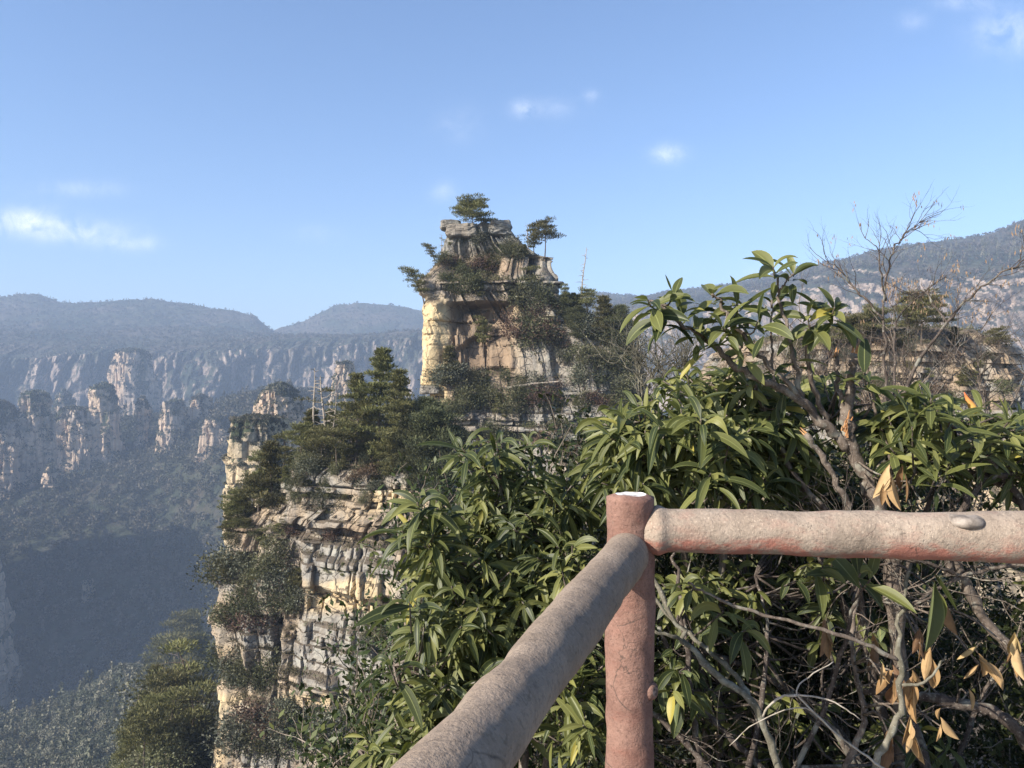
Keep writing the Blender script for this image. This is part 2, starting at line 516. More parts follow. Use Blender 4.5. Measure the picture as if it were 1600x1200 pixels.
    at_ = dict(yellow=0, brown=0, grey=0)
    if tone is not None:
        pxv = 800 + F * VV[:, 0] / VV[:, 1]; pyv = 600 - F * (VV[:, 2] - CAMZ) / VV[:, 1]
        at_.update(tone(pxv, pyv, VV))
    g.add(VV, Q, **at_)
    o = g.obj(name, [mat], smooth=smooth)
    o['_v'] = 0; del o['_v']
    ROCKS[name if name not in ROCKS else o.name] = (VV, Q)
    return o


ROCKS = {}


def pxprof(rows, Y, YX=None):
    YX = YX or Y
    return [(Z_of(py, Y), X_of(l, YX), X_of(r_, YX), f, b) for (py, l, r_, f, b) in rows]


M = {}
M['rock'] = mat_rock('sandstone')
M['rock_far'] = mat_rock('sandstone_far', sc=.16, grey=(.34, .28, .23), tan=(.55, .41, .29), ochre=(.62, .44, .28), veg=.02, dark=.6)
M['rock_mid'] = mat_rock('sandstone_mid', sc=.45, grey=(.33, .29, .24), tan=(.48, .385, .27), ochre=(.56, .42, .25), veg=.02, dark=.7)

# ---- the tall pillar in the middle
YM = 122.0


def feat_main(px, py, nx, ny, X, Y, Z):
    fr = sstep(.2, .7, -ny)
    wob = 8 * fbm(px / 40, py / 40, 1, 3, 77)
    x, y = px + wob, py + wob * .7
    d = -2.3 * fr * box(x, 702, 800, 9) * box(y, 476, 580, 5)                       # hollow, brown face
    d += -1.2 * fr * box(x, 712, 775, 8) * sstep(560, 500, y) * box(y, 476, 580, 5)
    d += 1.7 * fr * box(x + (y - 500) * .9, 712, 752, 6) * box(y, 486, 540, 5) * box(x, 706, 790, 4)       # slanting slab in the hollow
    d += 1.0 * fr * box(x, 790, 862, 8) * box(y, 425, 640, 12)
    d += -6.0 * fr * box(x, 824, 839, 4) * box(y, 402, 452, 6)                       # cleft beside the horn
    d += 1.2 * fr * box(x, 720, 800, 10) * box(y, 440, 474, 5)
    d += -2.5 * fr * box(x, 690, 780, 14) * box(y, 392, 430, 14)
    d += 1.5 * fr * box(x, 655, 690, 6) * box(y, 470, 612, 8)
    d += 1.8 * fr * box(x, 760, 800, 6) * box(y, 528, 575, 5)
    d += -1.6 * box(px, 600, 672, 6) * box(y, 612, 640, 6)
    d += .9 * sstep(.4, .9, -nx) * box(py, 436, 464, 3) + 3.5 * fr * sstep(800, 960, px)
    return d


def tone_main(px, py, V):
    w1 = 6 * fbm(V[:, 0] / 2.5, V[:, 1] / 2.5, V[:, 2] / 2.5, 3, 5)
    x, y = px + w1, py + w1
    ye = box(x, 630, 702, 9) * box(y, 464, 628, 8) + .5 * box(x, 800, 860, 10) * box(y, 470, 520, 14)
    br = .85 * box(x, 700, 802, 9) * box(y, 470, 585, 10) + .75 * box(x, 690, 845, 10) * box(y, 400, 470, 12) + .4 * box(y, 560, 640, 20) * box(x, 690, 800, 10)
    gr = .9 * box(y, 300, 400, 14) + .75 * box(x, 815, 1000, 12) * box(y, 400, 700, 20) + .45 * box(x, 640, 830, 10) * box(y, 430, 474, 10) + .5 * (y > 640)
    return dict(yellow=np.clip(ye, 0, 1), brown=np.clip(br, 0, 1), grey=np.clip(gr, 0, 1))


rowsM = [(1500, 560, 1090, 98, 156), (930, 590, 1060, 104, 152), (760, 640, 1040, 107, 148), (690, 652, 1018, 109, 146), (645, 668, 1004, 110.5, 146), (628, 668, 1000, 111, 145),
         (617, 657, 997, 112.5, 145), (560, 655, 985, 113.5, 144), (525, 655, 962, 114.5, 143), (505, 656, 930, 115, 142), (482, 661, 893, 115.5, 140),
         (464, 657, 868, 116, 138), (440, 655, 862, 116.5, 137), (428, 664, 860, 117, 136), (407, 682, 858, 118, 135), (402, 684, 836, 119, 133),
         (385, 688, 814, 120, 131), (372, 690, 806, 120.5, 130), (366, 692, 800, 121, 129.5), (354, 694, 792, 121.5, 129)]
zm = lambda p: Z_of(p, YM)
main = rock('rock_pillar', pxprof(rowsM, YM, 114.5), 11, M['rock'], feat=feat_main, tone=tone_main, layers=(.35, 4.2), butt=(.9, 8), topamp=.25, row=.26, col=.26, loff=.38, boff=.4, n=5.5, blocks=(1.0, 7.0), rough=(.6, 5.0, .25, 1.3), calm=1.0, seam=.3, terr=.45,
            zones=[(zm(612), zm(474), 1.6, 5.0, .55), (zm(700), zm(620), .5, 1.6, 1.3)])
main['kind'] = 'thing'; tag(main, 'tall layered sandstone pillar with brown hollow and yellow flank, pines on its top', 'rock pillar')

# ---- the layered cliff in front of it
YN = 88.0


def feat_near(px, py, nx, ny, X, Y, Z):
    fr = sstep(.1, .6, -ny)
    wob = 10 * fbm(px / 50, py / 50, 2, 3, 78)
    x, y = px + wob, py + wob * .5
    d = -.5 * fr * (1 - sstep(462, 482, x)) * box(y, 800, 1100, 20) + fr * np.clip((px - 330) / 330, 0, 1.2) * 9.0 - 2.0 * fr
    d += -.5 * fr * box(x, 452, 480, 7) * box(y, 850, 1030, 14)
    d += -1.6 * fr * box(y, 818, 836, 4) * box(x, 420, 660, 20)
    d += 1.3 * fr * box(y, 856, 906, 4) * box(x, 478, 700, 10)
    d += -.7 * fr * box(y, 908, 960, 5) * box(x, 478, 700, 10)
    d += -2.4 * fr * box(y, 1086, 1104, 4) * box(x, 430, 560, 12)
    d += 1.2 * fr * box(y, 1035, 1084, 5) * box(x, 425, 540, 9)
    d += -2.0 * fr * box(x, 425, 440, 5) * box(y, 960, 1100, 20)
    d += -1.0 * fr * box(x, 385, 425, 8) * box(y, 990, 1090, 14)
    return d


def tone_near(px, py, V):
    w1 = 8 * fbm(V[:, 0] / 2.5, V[:, 1] / 2.5, V[:, 2] / 2.5, 3, 6)
    x, y = px + w1, py + w1
    ye = .85 * box(y, 906, 958, 8) * box(x, 475, 620, 10) + .7 * box(y, 770, 800, 9) * box(x, 570, 700, 12) + .6 * box(x, 330, 350, 9) * box(y, 1080, 1250, 20) + .5 * box(y, 1086, 1102, 8) + .6 * box(y, 735, 775, 8) * box(x, 575, 640, 8)
    gr = .55 * sstep(-.1, .35, fbm(V[:, 0] / 4, V[:, 1] / 4, V[:, 2] / 3, 3, 9)) + .9 * box(y, 850, 905, 8) * box(x, 470, 620, 12) + .9 * box(y, 956, 1080, 12) * box(x, 465, 620, 12) + .5 * box(y, 715, 770, 10) + .5 * box(y, 970, 1010, 9) * box(x, 340, 430, 9)
    br = .5 * sstep(.1, .5, fbm(V[:, 0] / 3, V[:, 1] / 3, V[:, 2] / 6, 3, 19)) + .6 * box(y, 818, 838, 6) + .4 * box(x, 440, 480, 9) * box(y, 820, 1010, 20)
    return dict(yellow=np.clip(ye, 0, 1), brown=np.clip(br, 0, 1), grey=np.clip(gr, 0, 1))


rowsN = [(1560, 290, 820, 74, 120), (1300, 322, 790, 77, 118), (1200, 326, 780, 79, 117), (1100, 330, 770, 80.5, 116), (1040, 334, 765, 81.5, 116), (1004, 318, 760, 82, 115),
         (968, 302, 758, 82.5, 115), (940, 312, 756, 83, 115), (900, 322, 752, 83.5, 114), (850, 330, 748, 84.5, 114), (818, 346, 745, 84.7, 113), (800, 372, 742, 84.8, 113),
         (786, 405, 740, 84.9, 112), (760, 428, 735, 85.0, 111), (735, 442, 725, 85.2, 110), (722, 468, 715, 85.8, 108)]
near = rock('rock_cliff', pxprof(rowsN, YN, 84.0), 23, M['rock'], feat=feat_near, tone=tone_near, layers=(.25, 3.6), butt=(1.3, 8), topamp=.8, row=.24, col=.22, blocks=(1.0, 7.0), loff=.30, boff=.36, n=6, seam=.7, rough=(.6, 5.0, .30, 1.1), calm=.4, terr=.45, joint=.34)
tag(near, 'broad layered cliff of grey and tan sandstone, tree-covered on top', 'cliff')

# ---- low ledge rock behind the bushes
YR = 80.0
rowsR = [(1700, 1040, 1920, 46, 132), (1150, 1060, 1900, 50, 130), (900, 1100, 1820, 57, 125), (765, 1130, 1730, 63, 120), (706, 1150, 1640, 66, 118), (694, 1178, 1584, 71, 116), (620, 1184, 1580, 72, 114),
         (575, 1190, 1576, 73, 112), (556, 1196, 1570, 73.5, 110), (540, 1206, 1556, 74.5, 108), (527, 1250, 1538, 75.5, 106), (516, 1330, 1510, 77, 100)]


def tone_right(px, py, V):
    return dict(grey=np.clip(1.0 * (py < 700) * sstep(-.2, .3, fbm(V[:, 0] / 3, V[:, 1] / 3, V[:, 2] / 2, 3, 4)), 0, 1), yellow=.2 * (py > 720), brown=.5 * (py < 690))


ledge = rock('rock_ledge', pxprof(rowsR, YR), 31, M['rock'], layers=(.3, 1.1), butt=(1.2, 7), topamp=.5, row=.26, col=.26, blocks=(.8, 3.2), seam=.7, tone=tone_right, loff=.38, tilt=-.02)
tag(ledge, 'low flat-topped sandstone ledge of thin layers with small pines along its rim', 'rock ledge')

# ---- the sunlit pillar edge beyond the layered cliff
YP = 260.0
midp = rock('rock_pillar', pxprof([(900, 356, 440, 250, 285), (790, 360, 436, 251, 284), (700, 363, 432, 252, 283), (668, 365, 428, 253, 282), (656, 367, 424, 254, 281)], YP), 41, M['rock_mid'],
            layers=(2.0, 7.0), row=1.0, col=.8, blocks=(3, 9), butt=(.8, 7), rough=(.8, 10, .5, 3), boff=.7, loff=.35, topamp=1.2, joint=1.0, n=6, tone=lambda px, py, V: dict(yellow=.45 * np.ones(len(V)), grey=.0 * px))
midp['kind'] = 'thing'; tag(midp, 'pale sunlit pillar standing close behind the layered cliff', 'rock pillar')

# ---- pillars across the valley
far_pillars = []
FP = [  # rows (py, l, r), distance, label
    ([(790, -30, 40), (700, -28, 32), (660, -26, 26), (640, -20, 18), (632, -14, 8)], 980, 'wooded pillar half cut off by the edge of the picture'),
    ([(800, 25, 85), (700, 32, 76), (650, 34, 73), (628, 38, 68), (616, 44, 60)], 1000, 'broad pillar with two lit ribs and a wooded cap, beside the cut-off one'),
    ([(800, 82, 160), (720, 88, 154), (680, 90, 150), (655, 93, 142), (640, 104, 134)], 1020, 'squat dark pillar with a lit corner, between the broad and the tallest one'),
    ([(800, 140, 192), (710, 147, 184), (660, 148, 180), (625, 149, 176), (608, 153, 170)], 1030, 'tall narrow pillar with a round wooded cap, highest of the front row'),
    ([(740, 212, 236), (668, 217, 233), (640, 218, 231), (623, 220, 227)], 1060, 'thin bare stone spire rising from the forest'),
    ([(780, 244, 298), (700, 252, 288), (665, 256, 284), (640, 259, 280), (628, 264, 276)], 1040, 'stout lit pillar standing beside the thin spire'),
    ([(760, 282, 350), (690, 290, 346), (660, 294, 340), (640, 300, 330), (625, 306, 322)], 1080, 'low craggy rock half sunk in the forested ridge'),
    ([(770, 312, 372), (700, 318, 366), (668, 322, 358), (655, 328, 350)], 960, 'small lit crag on the slope beside the pale pillar'),
    ([(700, 88, 118), (650, 92, 112), (625, 94, 106), (616, 97, 102)], 1350, 'faint hazy spire behind the squat dark pillar'),
    ([(690, 170, 252), (640, 178, 244), (600, 180, 236), (565, 181, 232), (551, 188, 226)], 1560, 'massive free-standing tower below the far cliffs'),
    ([(900, 222, 242), (860, 224, 239), (820, 226, 236), (800, 229, 233)], 900, 'slender stone spire standing alone on the forested slope below the stout pillar'),
    ([(990, 126, 148), (940, 129, 144), (905, 133, 140)], 800, 'dim stone finger in the shaded part of the valley floor'),
    ([(760, 70, 92), (745, 73, 88), (728, 76, 84)], 960, 'short pale stone finger on the slope under the squat pillar'),
    ([(690, 505, 566), (620, 518, 560), (590, 524, 556), (568, 530, 552)], 720, 'tan rock tower showing between the big pine and the dead trunks'),
    ([(760, 380, 490), (690, 396, 478), (650, 402, 470), (620, 412, 462), (608, 424, 450)], 520, 'rounded wooded rock knoll with two pale faces'),
]
for i, (rows, Y, lab) in enumerate(FP):
    wpx = rows[0][2] - rows[0][1]
    dep = wpx / F * Y * .8
    sc_ = Y / 1000
    pr = pxprof([(py, l, r_, Y - dep * (.5 if py > 640 else .42), Y + dep * .5) for (py, l, r_) in rows], Y)
    o = rock('rock_pillar', pr, 60 + i, M['rock_far'], layers=(7 * sc_, 22 * sc_), row=3.5 * sc_, col=1.6 * sc_, blocks=(5 * sc_, 15 * sc_), butt=(5.0 * sc_, 14 * sc_), n=3.2,
             rough=(4 * sc_, 30 * sc_, 1.6 * sc_, 7 * sc_), boff=1.4 * sc_, loff=.9 * sc_, seam=1.5 * sc_, joint=2.4 * sc_, topamp=7 * sc_, back=.4)
    tag(o, lab, 'rock pillar', 'sandstone pillars across the valley', 'thing'); far_pillars.append(o)

# big wall out of frame whose shade fills the valley floor; its edge shows at the border of the picture
wl = rock('rock_wall', [(-330, -780, -452, 520, 760), (-250, -780, -456, 530, 750), (-180, -780, -466, 538, 745), (-120, -780, -484, 545, 740), (-60, -790, -520, 550, 735), (-20, -800, -550, 555, 730), (10, -800, -590, 560, 720), (24, -780, -600, 580, 700)], 91, M['rock_far'],
          layers=(8, 24), row=5, col=4, blocks=(8, 24), butt=(5, 30), rough=(5, 40, 1.5, 8), boff=1.6, loff=1, seam=1.6, joint=2, topamp=8)
wl['kind'] = 'thing'; tag(wl, 'shaded vertical rock wall at the edge of the picture above the dark valley', 'rock wall')


# ================================================================== ground sheets
def grid_faces(nr, nc):
    i = np.arange(nr - 1)[:, None] * nc; j = np.arange(nc - 1)[None]
    return np.stack([i + j, i + j + 1, i + nc + j + 1, i + nc + j], -1).reshape(-1, 4)


m = NT('forest_floor'); P = m.pos
c = m.ramp(m.noise(P, .02, 6, .6), [(.35, (.022, .03, .018)), (.5, (.045, .05, .028)), (.62, (.075, .062, .045)), (.75, (.05, .05, .03))])
c = m.mix(.7, c, m.ramp(m.noise(P, .12, 5, .7), [(.3, .45), (.5, 1.0), (.7, 1.5)]), 'MULTIPLY')
steep = m.rng(m.nz, .50, .30, 0, 1)
rk = m.ramp(m.noise(m.vscale(P, (1, 1, .3)), .05, 6, .65), [(.35, (.16, .13, .11)), (.55, (.40, .32, .25)), (.75, (.50, .40, .30))])
vegf = m.rng(m.noise(m.vscale(P, (1, 1, .45)), .03, 6, .7), .47, .53, 0, 1)
c = m.mix(m.math('MULTIPLY', steep, vegf), c, rk)
m.color(c); m.bump(m.noise(P, .1, 6, .7), 1, 6)
M['floor'] = m.mat

m = NT('slope_litter'); P = m.pos
c = m.ramp(m.noise(P, 1.2, 7, .65), [(.32, (.035, .027, .019)), (.5, (.085, .065, .045)), (.66, (.15, .115, .08)), (.8, (.07, .07, .035))])
m.color(c); m.bump(m.noise(P, 6, 8, .7), .9, .06)
M['litter'] = m.mat

def mountain(name, v0, v1, k):
    m = NT(name); P = m.pos
    c = m.ramp(m.noise(P, .006, 7, .62), [(.35, (.025, .035, .024)), (.48, (.05, .052, .036)), (.58, (.082, .068, .056)), (.75, (.06, .06, .045))])
    c = m.mix(.8, c, m.ramp(m.noise(P, .06, 5, .75), [(.3, .35), (.5, 1.0), (.7, 1.7)]), 'MULTIPLY')
    steep = m.rng(m.nz, .62, .36, 0, 1)
    Pv = m.vscale(P, (1, 1, .25))
    rk = m.ramp(m.noise(Pv, .028, 7, .68), [(.34, (.13 * k, .11 * k, .10 * k)), (.5, (.32 * k, .25 * k, .205 * k)), (.66, (.44 * k, .35 * k, .275 * k)), (.8, (.36 * k, .31 * k, .27 * k))])
    vegf = m.rng(m.noise(m.vscale(P, (1, 1, .4)), .012, 7, .7), v0, v1, 0, 1)
    c = m.mix(m.math('MULTIPLY', steep, vegf), c, rk)
    m.color(c); m.bump(m.noise(P, .05, 6, .7), 1, 12)
    return m.mat


M['mount'] = mountain('mountain_forest', .475, .54, 1.0)
M['mount_near'] = mountain('mountain_forest_near', .44, .50, 1.12)

# valley and hillside, one sheet
RK = np.array([2.6, 5, 9, 20, 50, 100, 180, 300, 430, 560, 700, 800, 900, 1050, 1150, 1300, 1700])
ZK = {
    -1000: [-1.9, -5, -16, -55, -100, -125, -140, -150, -185, -285, -290, -235, -172, -100, -70, -110, -200],
    0: [-1.9, -5, -16, -62, -96, -104, -142, -155, -190, -290, -292, -232, -170, -88, -55, -110, -200],
    230: [-1.9, -4.6, -13, -30, -41, -43, -124, -140, -162, -275, -282, -226, -160, -76, -45, -100, -200],
    420: [-1.9, -4.2, -12, -36, -52, -50, -95, -115, -140, -230, -205, -140, -60, -14, -20, -100, -200],
    650: [-1.9, -3.2, -6, -17, -38, -52, -70, -100, -140, -190, -190, -140, -80, -40, -40, -100, -200],
    900: [-1.9, -2.6, -4.6, -12, -26, -40, -60, -100, -140, -170, -160, -130, -90, -60, -60, -100, -200],
    1250: [-1.9, -2.3, -2.9, -6.3, -22, -40, -60, -100, -140, -150, -130, -100, -60, -20, 10, 20, -60],
    1600: [-1.9, -2.2, -2.7, -5.8, -21, -40, -60, -100, -120, -110, -80, -40, 0, 40, 60, 60, 0],
    2700: [-1.9, -2.2, -2.7, -5.8, -21, -40, -60, -100, -120, -110, -80, -40, 0, 40, 60, 60, 0]}


def terrain_z(px, Y):
    ks = sorted(ZK); lr = np.log(RK)
    cols = np.stack([np.interp(np.log(Y), lr, ZK[k]) for k in ks], 0)
    px = np.clip(px, ks[0], ks[-1])
    i = np.clip(np.searchsorted(ks, px) - 1, 0, len(ks) - 2); ka = np.array(ks, float)
    t = (px - ka[i]) / (ka[i + 1] - ka[i]); t = t * t * (3 - 2 * t)
    jj = np.arange(len(px)) if cols.ndim == 2 and cols.shape[1] == len(px) else 0
    z = cols[i, jj] * (1 - t) + cols[i + 1, jj] * t
    X = (px - 800) / F * Y
    amp = np.interp(Y, [3, 20, 100, 400, 900], [.12, .8, 3, 10, 20])
    sc_ = np.interp(Y, [3, 20, 100, 400, 900], [2, 8, 30, 90, 150])
    return z + amp * fbm(X / sc_, Y / sc_, 0, 5, 301)


pxs = np.concatenate([np.linspace(-1000, -60, 60), np.linspace(-50, 760, 330), np.linspace(770, 2700, 200)])
ys = np.exp(np.linspace(np.log(2.6), np.log(1700), 420))
PX, YY = np.meshgrid(pxs, ys)
ZZ = terrain_z(PX.ravel(), YY.ravel()).reshape(PX.shape)
g = Geo()
nearsel = np.argmax(ys > 60)
VT = np.stack([(PX - 800) / F * YY, YY, ZZ], -1)
TERR = VT
Qt = grid_faces(*PX.shape)
g.add(VT.reshape(-1, 3), Qt[: (nearsel) * (PX.shape[1] - 1)], m=0)
g.q.append(Qt[(nearsel) * (PX.shape[1] - 1):]); g.qm.append(np.ones(len(g.q[-1])))
tag(g.obj('terrain', [M['litter'], M['floor']], smooth=True), 'wooded valley floor and hillside below the lookout', 'terrain', kind='structure')


def plateau(name, pxs, knots, seed, label, gull, gsc, nseg):
    """knots: list of (Y(px), py(px), radial amplitude, vertical amplitude); walls come out vertical between two knots of like distance"""
    cols = []
    for (Yf, pf, ra, za) in knots:
        Yk = Yf(pxs); cols.append((Yk, Z_of(pf(pxs), Yk), ra, za))
    rows = []
    for a, b, ns in zip(cols[:-1], cols[1:], nseg):
        for i in range(ns):
            t = i / ns
            rows.append(tuple(np.asarray(a[k]) * (1 - t) + np.asarray(b[k]) * t for k in range(4)))
    rows.append(cols[-1])
    Y = np.stack([np.broadcast_to(r_[0], pxs.shape) for r_ in rows]); Z = np.stack([np.broadcast_to(r_[1], pxs.shape) for r_ in rows])
    ra = np.array([float(r_[2]) for r_ in rows])[:, None]; za = np.array([float(r_[3]) for r_ in rows])[:, None]
    X = (pxs - 800)[None] / F * Y
    sx = X / gsc
    sx = sx + .5 * fbm(sx * .4, 0, Z / (gsc * 3), 2, seed + 6)
    gl = np.abs(fbm(sx * .6, .7, Z / (gsc * 3), 5, seed, .6)) * 2.6 - .5 + .35 * fbm(sx * 4, .2, Z / (gsc * .7), 4, seed + 3)
    Y = Y - ra * gull * gl + ra * gull * .6 * fbm(X / (gsc * 4), 1.5, 0, 3, seed + 8)
    Z = Z + za * (fbm(X / 260, Y / 260, 0, 6, seed + 1, .55) + .25 * fbm(X / 30, Y / 30, 0, 3, seed + 2))
    X = (pxs - 800)[None] / F * Y
    g = Geo(); V = np.stack([X, Y, Z], -1)
    g.add(V.reshape(-1, 3), grid_faces(*Y.shape))
    tag(g.obj(name, [M['mount_near' if seed == 461 else 'mount']], smooth=False), label, 'hills', kind='structure')
    return V


K = lambda v: (lambda p: np.full(p.shape, float(v)))
I = lambda *pts: (lambda p: np.interp(p, [a for a, b in pts], [b for a, b in pts]))
ridgeL = I((-500, 470), (0, 466), (40, 463), (62, 463), (100, 473), (150, 472), (200, 470), (240, 470), (300, 479), (340, 488), (400, 496), (432, 520), (470, 540), (700, 560))
pl = np.linspace(-420, 760, 900)
VL1 = plateau('hills', pl, [(K(1600), I((-400, 760), (700, 740)), 0, 8), (K(1820), I((-400, 640), (300, 630), (700, 640)), .6, 12), (K(1850), I((-400, 606), (150, 600), (300, 604), (420, 598), (700, 610)), 1, 0),
                      (K(1880), I((-400, 556), (60, 560), (150, 552), (260, 552), (330, 549), (420, 545), (520, 540), (620, 530), (700, 520)), .9, 4),
                      (K(1990), I((-400, 540), (300, 535), (700, 515)), .3, 14), (K(2500), I((-400, 505), (0, 500), (200, 505), (400, 515), (700, 540)), 0, 36), (K(2850), ridgeL, 0, 22), (K(3500), K(590), 0, 10)],
              401, 'hazy wooded plateau with a band of cliffs', 75, 62, [8, 12, 26, 10, 40, 34, 6])
ridgeL2 = I((380, 540), (430, 516), (450, 510), (480, 500), (520, 479), (560, 474), (620, 478), (660, 484), (720, 492), (800, 500), (1000, 520))
pl2 = np.linspace(380, 1000, 380)
VL2 = plateau('hills', pl2, [(K(2300), K(600), 0, 8), (K(2700), I((380, 560), (560, 530), (700, 530), (1000, 550)), 0, 20), (K(3100), ridgeL2, 0, 20), (K(3700), K(590), 0, 8)], 431,
              'rounded far hill behind the plateau', 30, 60, [10, 30, 6])
ridgeR = I((820, 470), (940, 458), (1000, 463), (1100, 452), (1140, 446), (1200, 432), (1300, 412), (1400, 385), (1500, 370), (1550, 364), (1572, 356), (1600, 341), (1700, 318), (2200, 280))
pr_ = np.linspace(800, 2300, 1100)
DR = lambda a: (lambda p: a * np.interp(p, [800, 1000, 1300, 1600, 2300], [1.9, 1.55, 1.12, .95, .8]))
VR = plateau('hills', pr_, [(DR(900), K(740), 0, 8), (DR(1010), I((800, 600), (1000, 590), (1300, 560), (1600, 560), (2300, 540)), .5, 10), (DR(1040), I((800, 580), (1000, 566), (1150, 560), (1300, 528), (1600, 524), (2300, 500)), 1, 0),
                      (DR(1070), I((800, 510), (950, 492), (1000, 490), (1120, 478), (1250, 462), (1300, 448), (1420, 440), (1500, 440), (1600, 432), (2300, 400)), .9, 3),
                      (DR(1160), I((800, 495), (950, 480), (1120, 463), (1250, 440), (1300, 425), (1420, 412), (1600, 402), (2300, 372)), .3, 10), (DR(1600), ridgeR, 0, 14), (DR(2000), K(560), 0, 8)],
             461, 'wooded plateau with pale cliffs behind the bushes', 48, 44, [8, 12, 30, 12, 50, 6])
# ================================================================== trees of the cliffs
def mat_bark(name, stops, scale=6, stretch=(1, 1, .25), bump=.6, bd=.02):
    return mat_simple(name, stops, scale, 6, .95, bump, bd, stretch)


M['bark'] = mat_bark('pine_bark', [(.3, (.05, .038, .03)), (.5, (.10, .078, .06)), (.7, (.17, .135, .105))], 2.5)
M['bark_pale'] = mat_bark('dead_wood', [(.3, (.16, .13, .10)), (.5, (.30, .255, .21)), (.7, (.42, .37, .31))], 2.5)
M['needles'] = mat_leafcard('pine_needles', (.042, .046, .019), (.11, .108, .040), (.20, .18, .072), .25, .65)
M['needles_dark'] = mat_leafcard('conifer_needles', (.022, .027, .013), (.060, .066, .030), (.125, .125, .055), .2, .65)
M['leaf_olive'] = mat_leafcard('olive_leaves', (.034, .04, .018), (.095, .095, .045), (.18, .17, .095), .25, .5)
M['leaf_grey'] = mat_leafcard('greygreen_leaves', (.04, .045, .03), (.10, .105, .07), (.20, .195, .14), .2, .5)
M['leaf_brown'] = mat_leafcard('brown_leaves', (.04, .025, .017), (.10, .062, .042), (.17, .11, .075), .2, .8)
M['twig'] = mat_bark('grey_twigs', [(.3, (.10, .08, .062)), (.5, (.19, .155, .125)), (.7, (.30, .255, .21))], 4)


def wob_path(p0, d, L, n, amp, r):
    """a wandering branch path"""
    P = [np.array(p0, float)]; d = norm(np.array(d, float))
    for i in range(n):
        d = norm(d + r.normal(size=3) * amp); P.append(P[-1] + d * L / n)
    return np.array(P)


def needles_pad(g, C, pr, n, h, r, ln=.045, flat=.3, up=.8, mat=0, wid=.24, card=(.7, 1.3)):
    flat = flat * .75
    off = r.normal(size=(n, 3)) * np.array([pr, pr, pr * flat])
    off *= (np.minimum(1, 1.7 * pr / np.maximum(np.linalg.norm(off, axis=1), 1e-6)))[:, None]
    D = norm(off / max(pr, 1e-6) * .55 + np.array([0, 0, up]) + r.normal(size=(n, 3)) * .45)
    L = h * ln * r.uniform(*card, size=n)
    V, Q = cards(C + off, D, rdir(n, r), L, L * wid)
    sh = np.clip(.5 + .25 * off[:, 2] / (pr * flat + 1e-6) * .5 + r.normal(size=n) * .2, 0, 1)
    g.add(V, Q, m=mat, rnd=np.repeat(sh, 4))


def make_pine(seed, h=7, cb=.4, spread=.32, shape='flat', nl=18, lean=(0, 0), pad=.075, npd=110, bend=.03, dead=0, twist=0, ln=.05, dens=(.5, .75, 1.0)):
    """returns (trunk geo, crown geo) of a pine standing at the origin"""
    r = np.random.default_rng(seed); tr = Geo(); cr = Geo()
    t = np.linspace(0, 1, 10)
    P = np.stack([lean[0] * h * t ** 1.4 + bend * h * np.sin(t * 4 + r.uniform(0, 6)) * t, lean[1] * h * t + bend * h * np.sin(t * 3.3 + r.uniform(0, 6)) * t, h * t * .98], 1)
    R = h * .017 * (1 - .8 * t) + .01
    V, Q, T = tube(P, R, 7); tr.add(V, Q, T)
    tp = lambda f: np.array([np.interp(f, t, P[:, k]) for k in range(3)])
    az = r.uniform(0, 6.28)
    for i in range(nl):
        u = (i + r.uniform(.2, .8)) / nl; f = cb + (1 - cb) * u
        if shape == 'flat': s = (.55 + .6 * math.sin(math.pi * min(1, u * .62 + .30)))* (1.0 - .35 * u)
        elif shape == 'cone': s = (1.02 - u) * (.35 + .65 * min(1, u * 6 + .3))
        elif shape == 'round': s = math.sin(math.pi * (u * .85 + .12)) ** .7
        else: s = r.uniform(.3, 1)
        az += 2.4 + r.normal() * .35
        L = spread * h * s * r.uniform(.7, 1.2)
        el = {'flat': .18, 'cone': -.05 + .5 * u, 'round': .35, 'odd': .1}[shape]
        d = np.array([math.cos(az), math.sin(az), el + r.normal() * .12])
        p0 = tp(f)
        B = wob_path(p0, d, L, 5, .16, r); B[:, 2] += .06 * L * np.linspace(0, 1, 6) ** 2
        V, Q, T = tube(B, np.linspace(h * .0062 * (1.1 - .5 * u), h * .0016, 6), 4); tr.add(V, Q, T)
        if r.random() < dead: continue
        for w_ in dens:
            c = B[0] + (B[-1] - B[0]) * w_ + (B[min(5, int(w_ * 5))] - (B[0] + (B[-1] - B[0]) * w_)) * .5
            c = c + r.normal(size=3) * h * .012
            needles_pad(cr, c, h * pad * (.65 + .5 * s) * r.uniform(.75, 1.2), int(npd * r.uniform(.6, 1.2)), h, r, ln=ln, flat=.30 if shape != 'round' else .55)
    if cr.n == 0 and dead < 1: needles_pad(cr, tp(1), h * pad, npd, h, r)
    if shape in ('flat', 'cone') and dead < 1: needles_pad(cr, tp(1.0), h * pad * .8, npd, h, r, ln=ln)
    return tr, cr


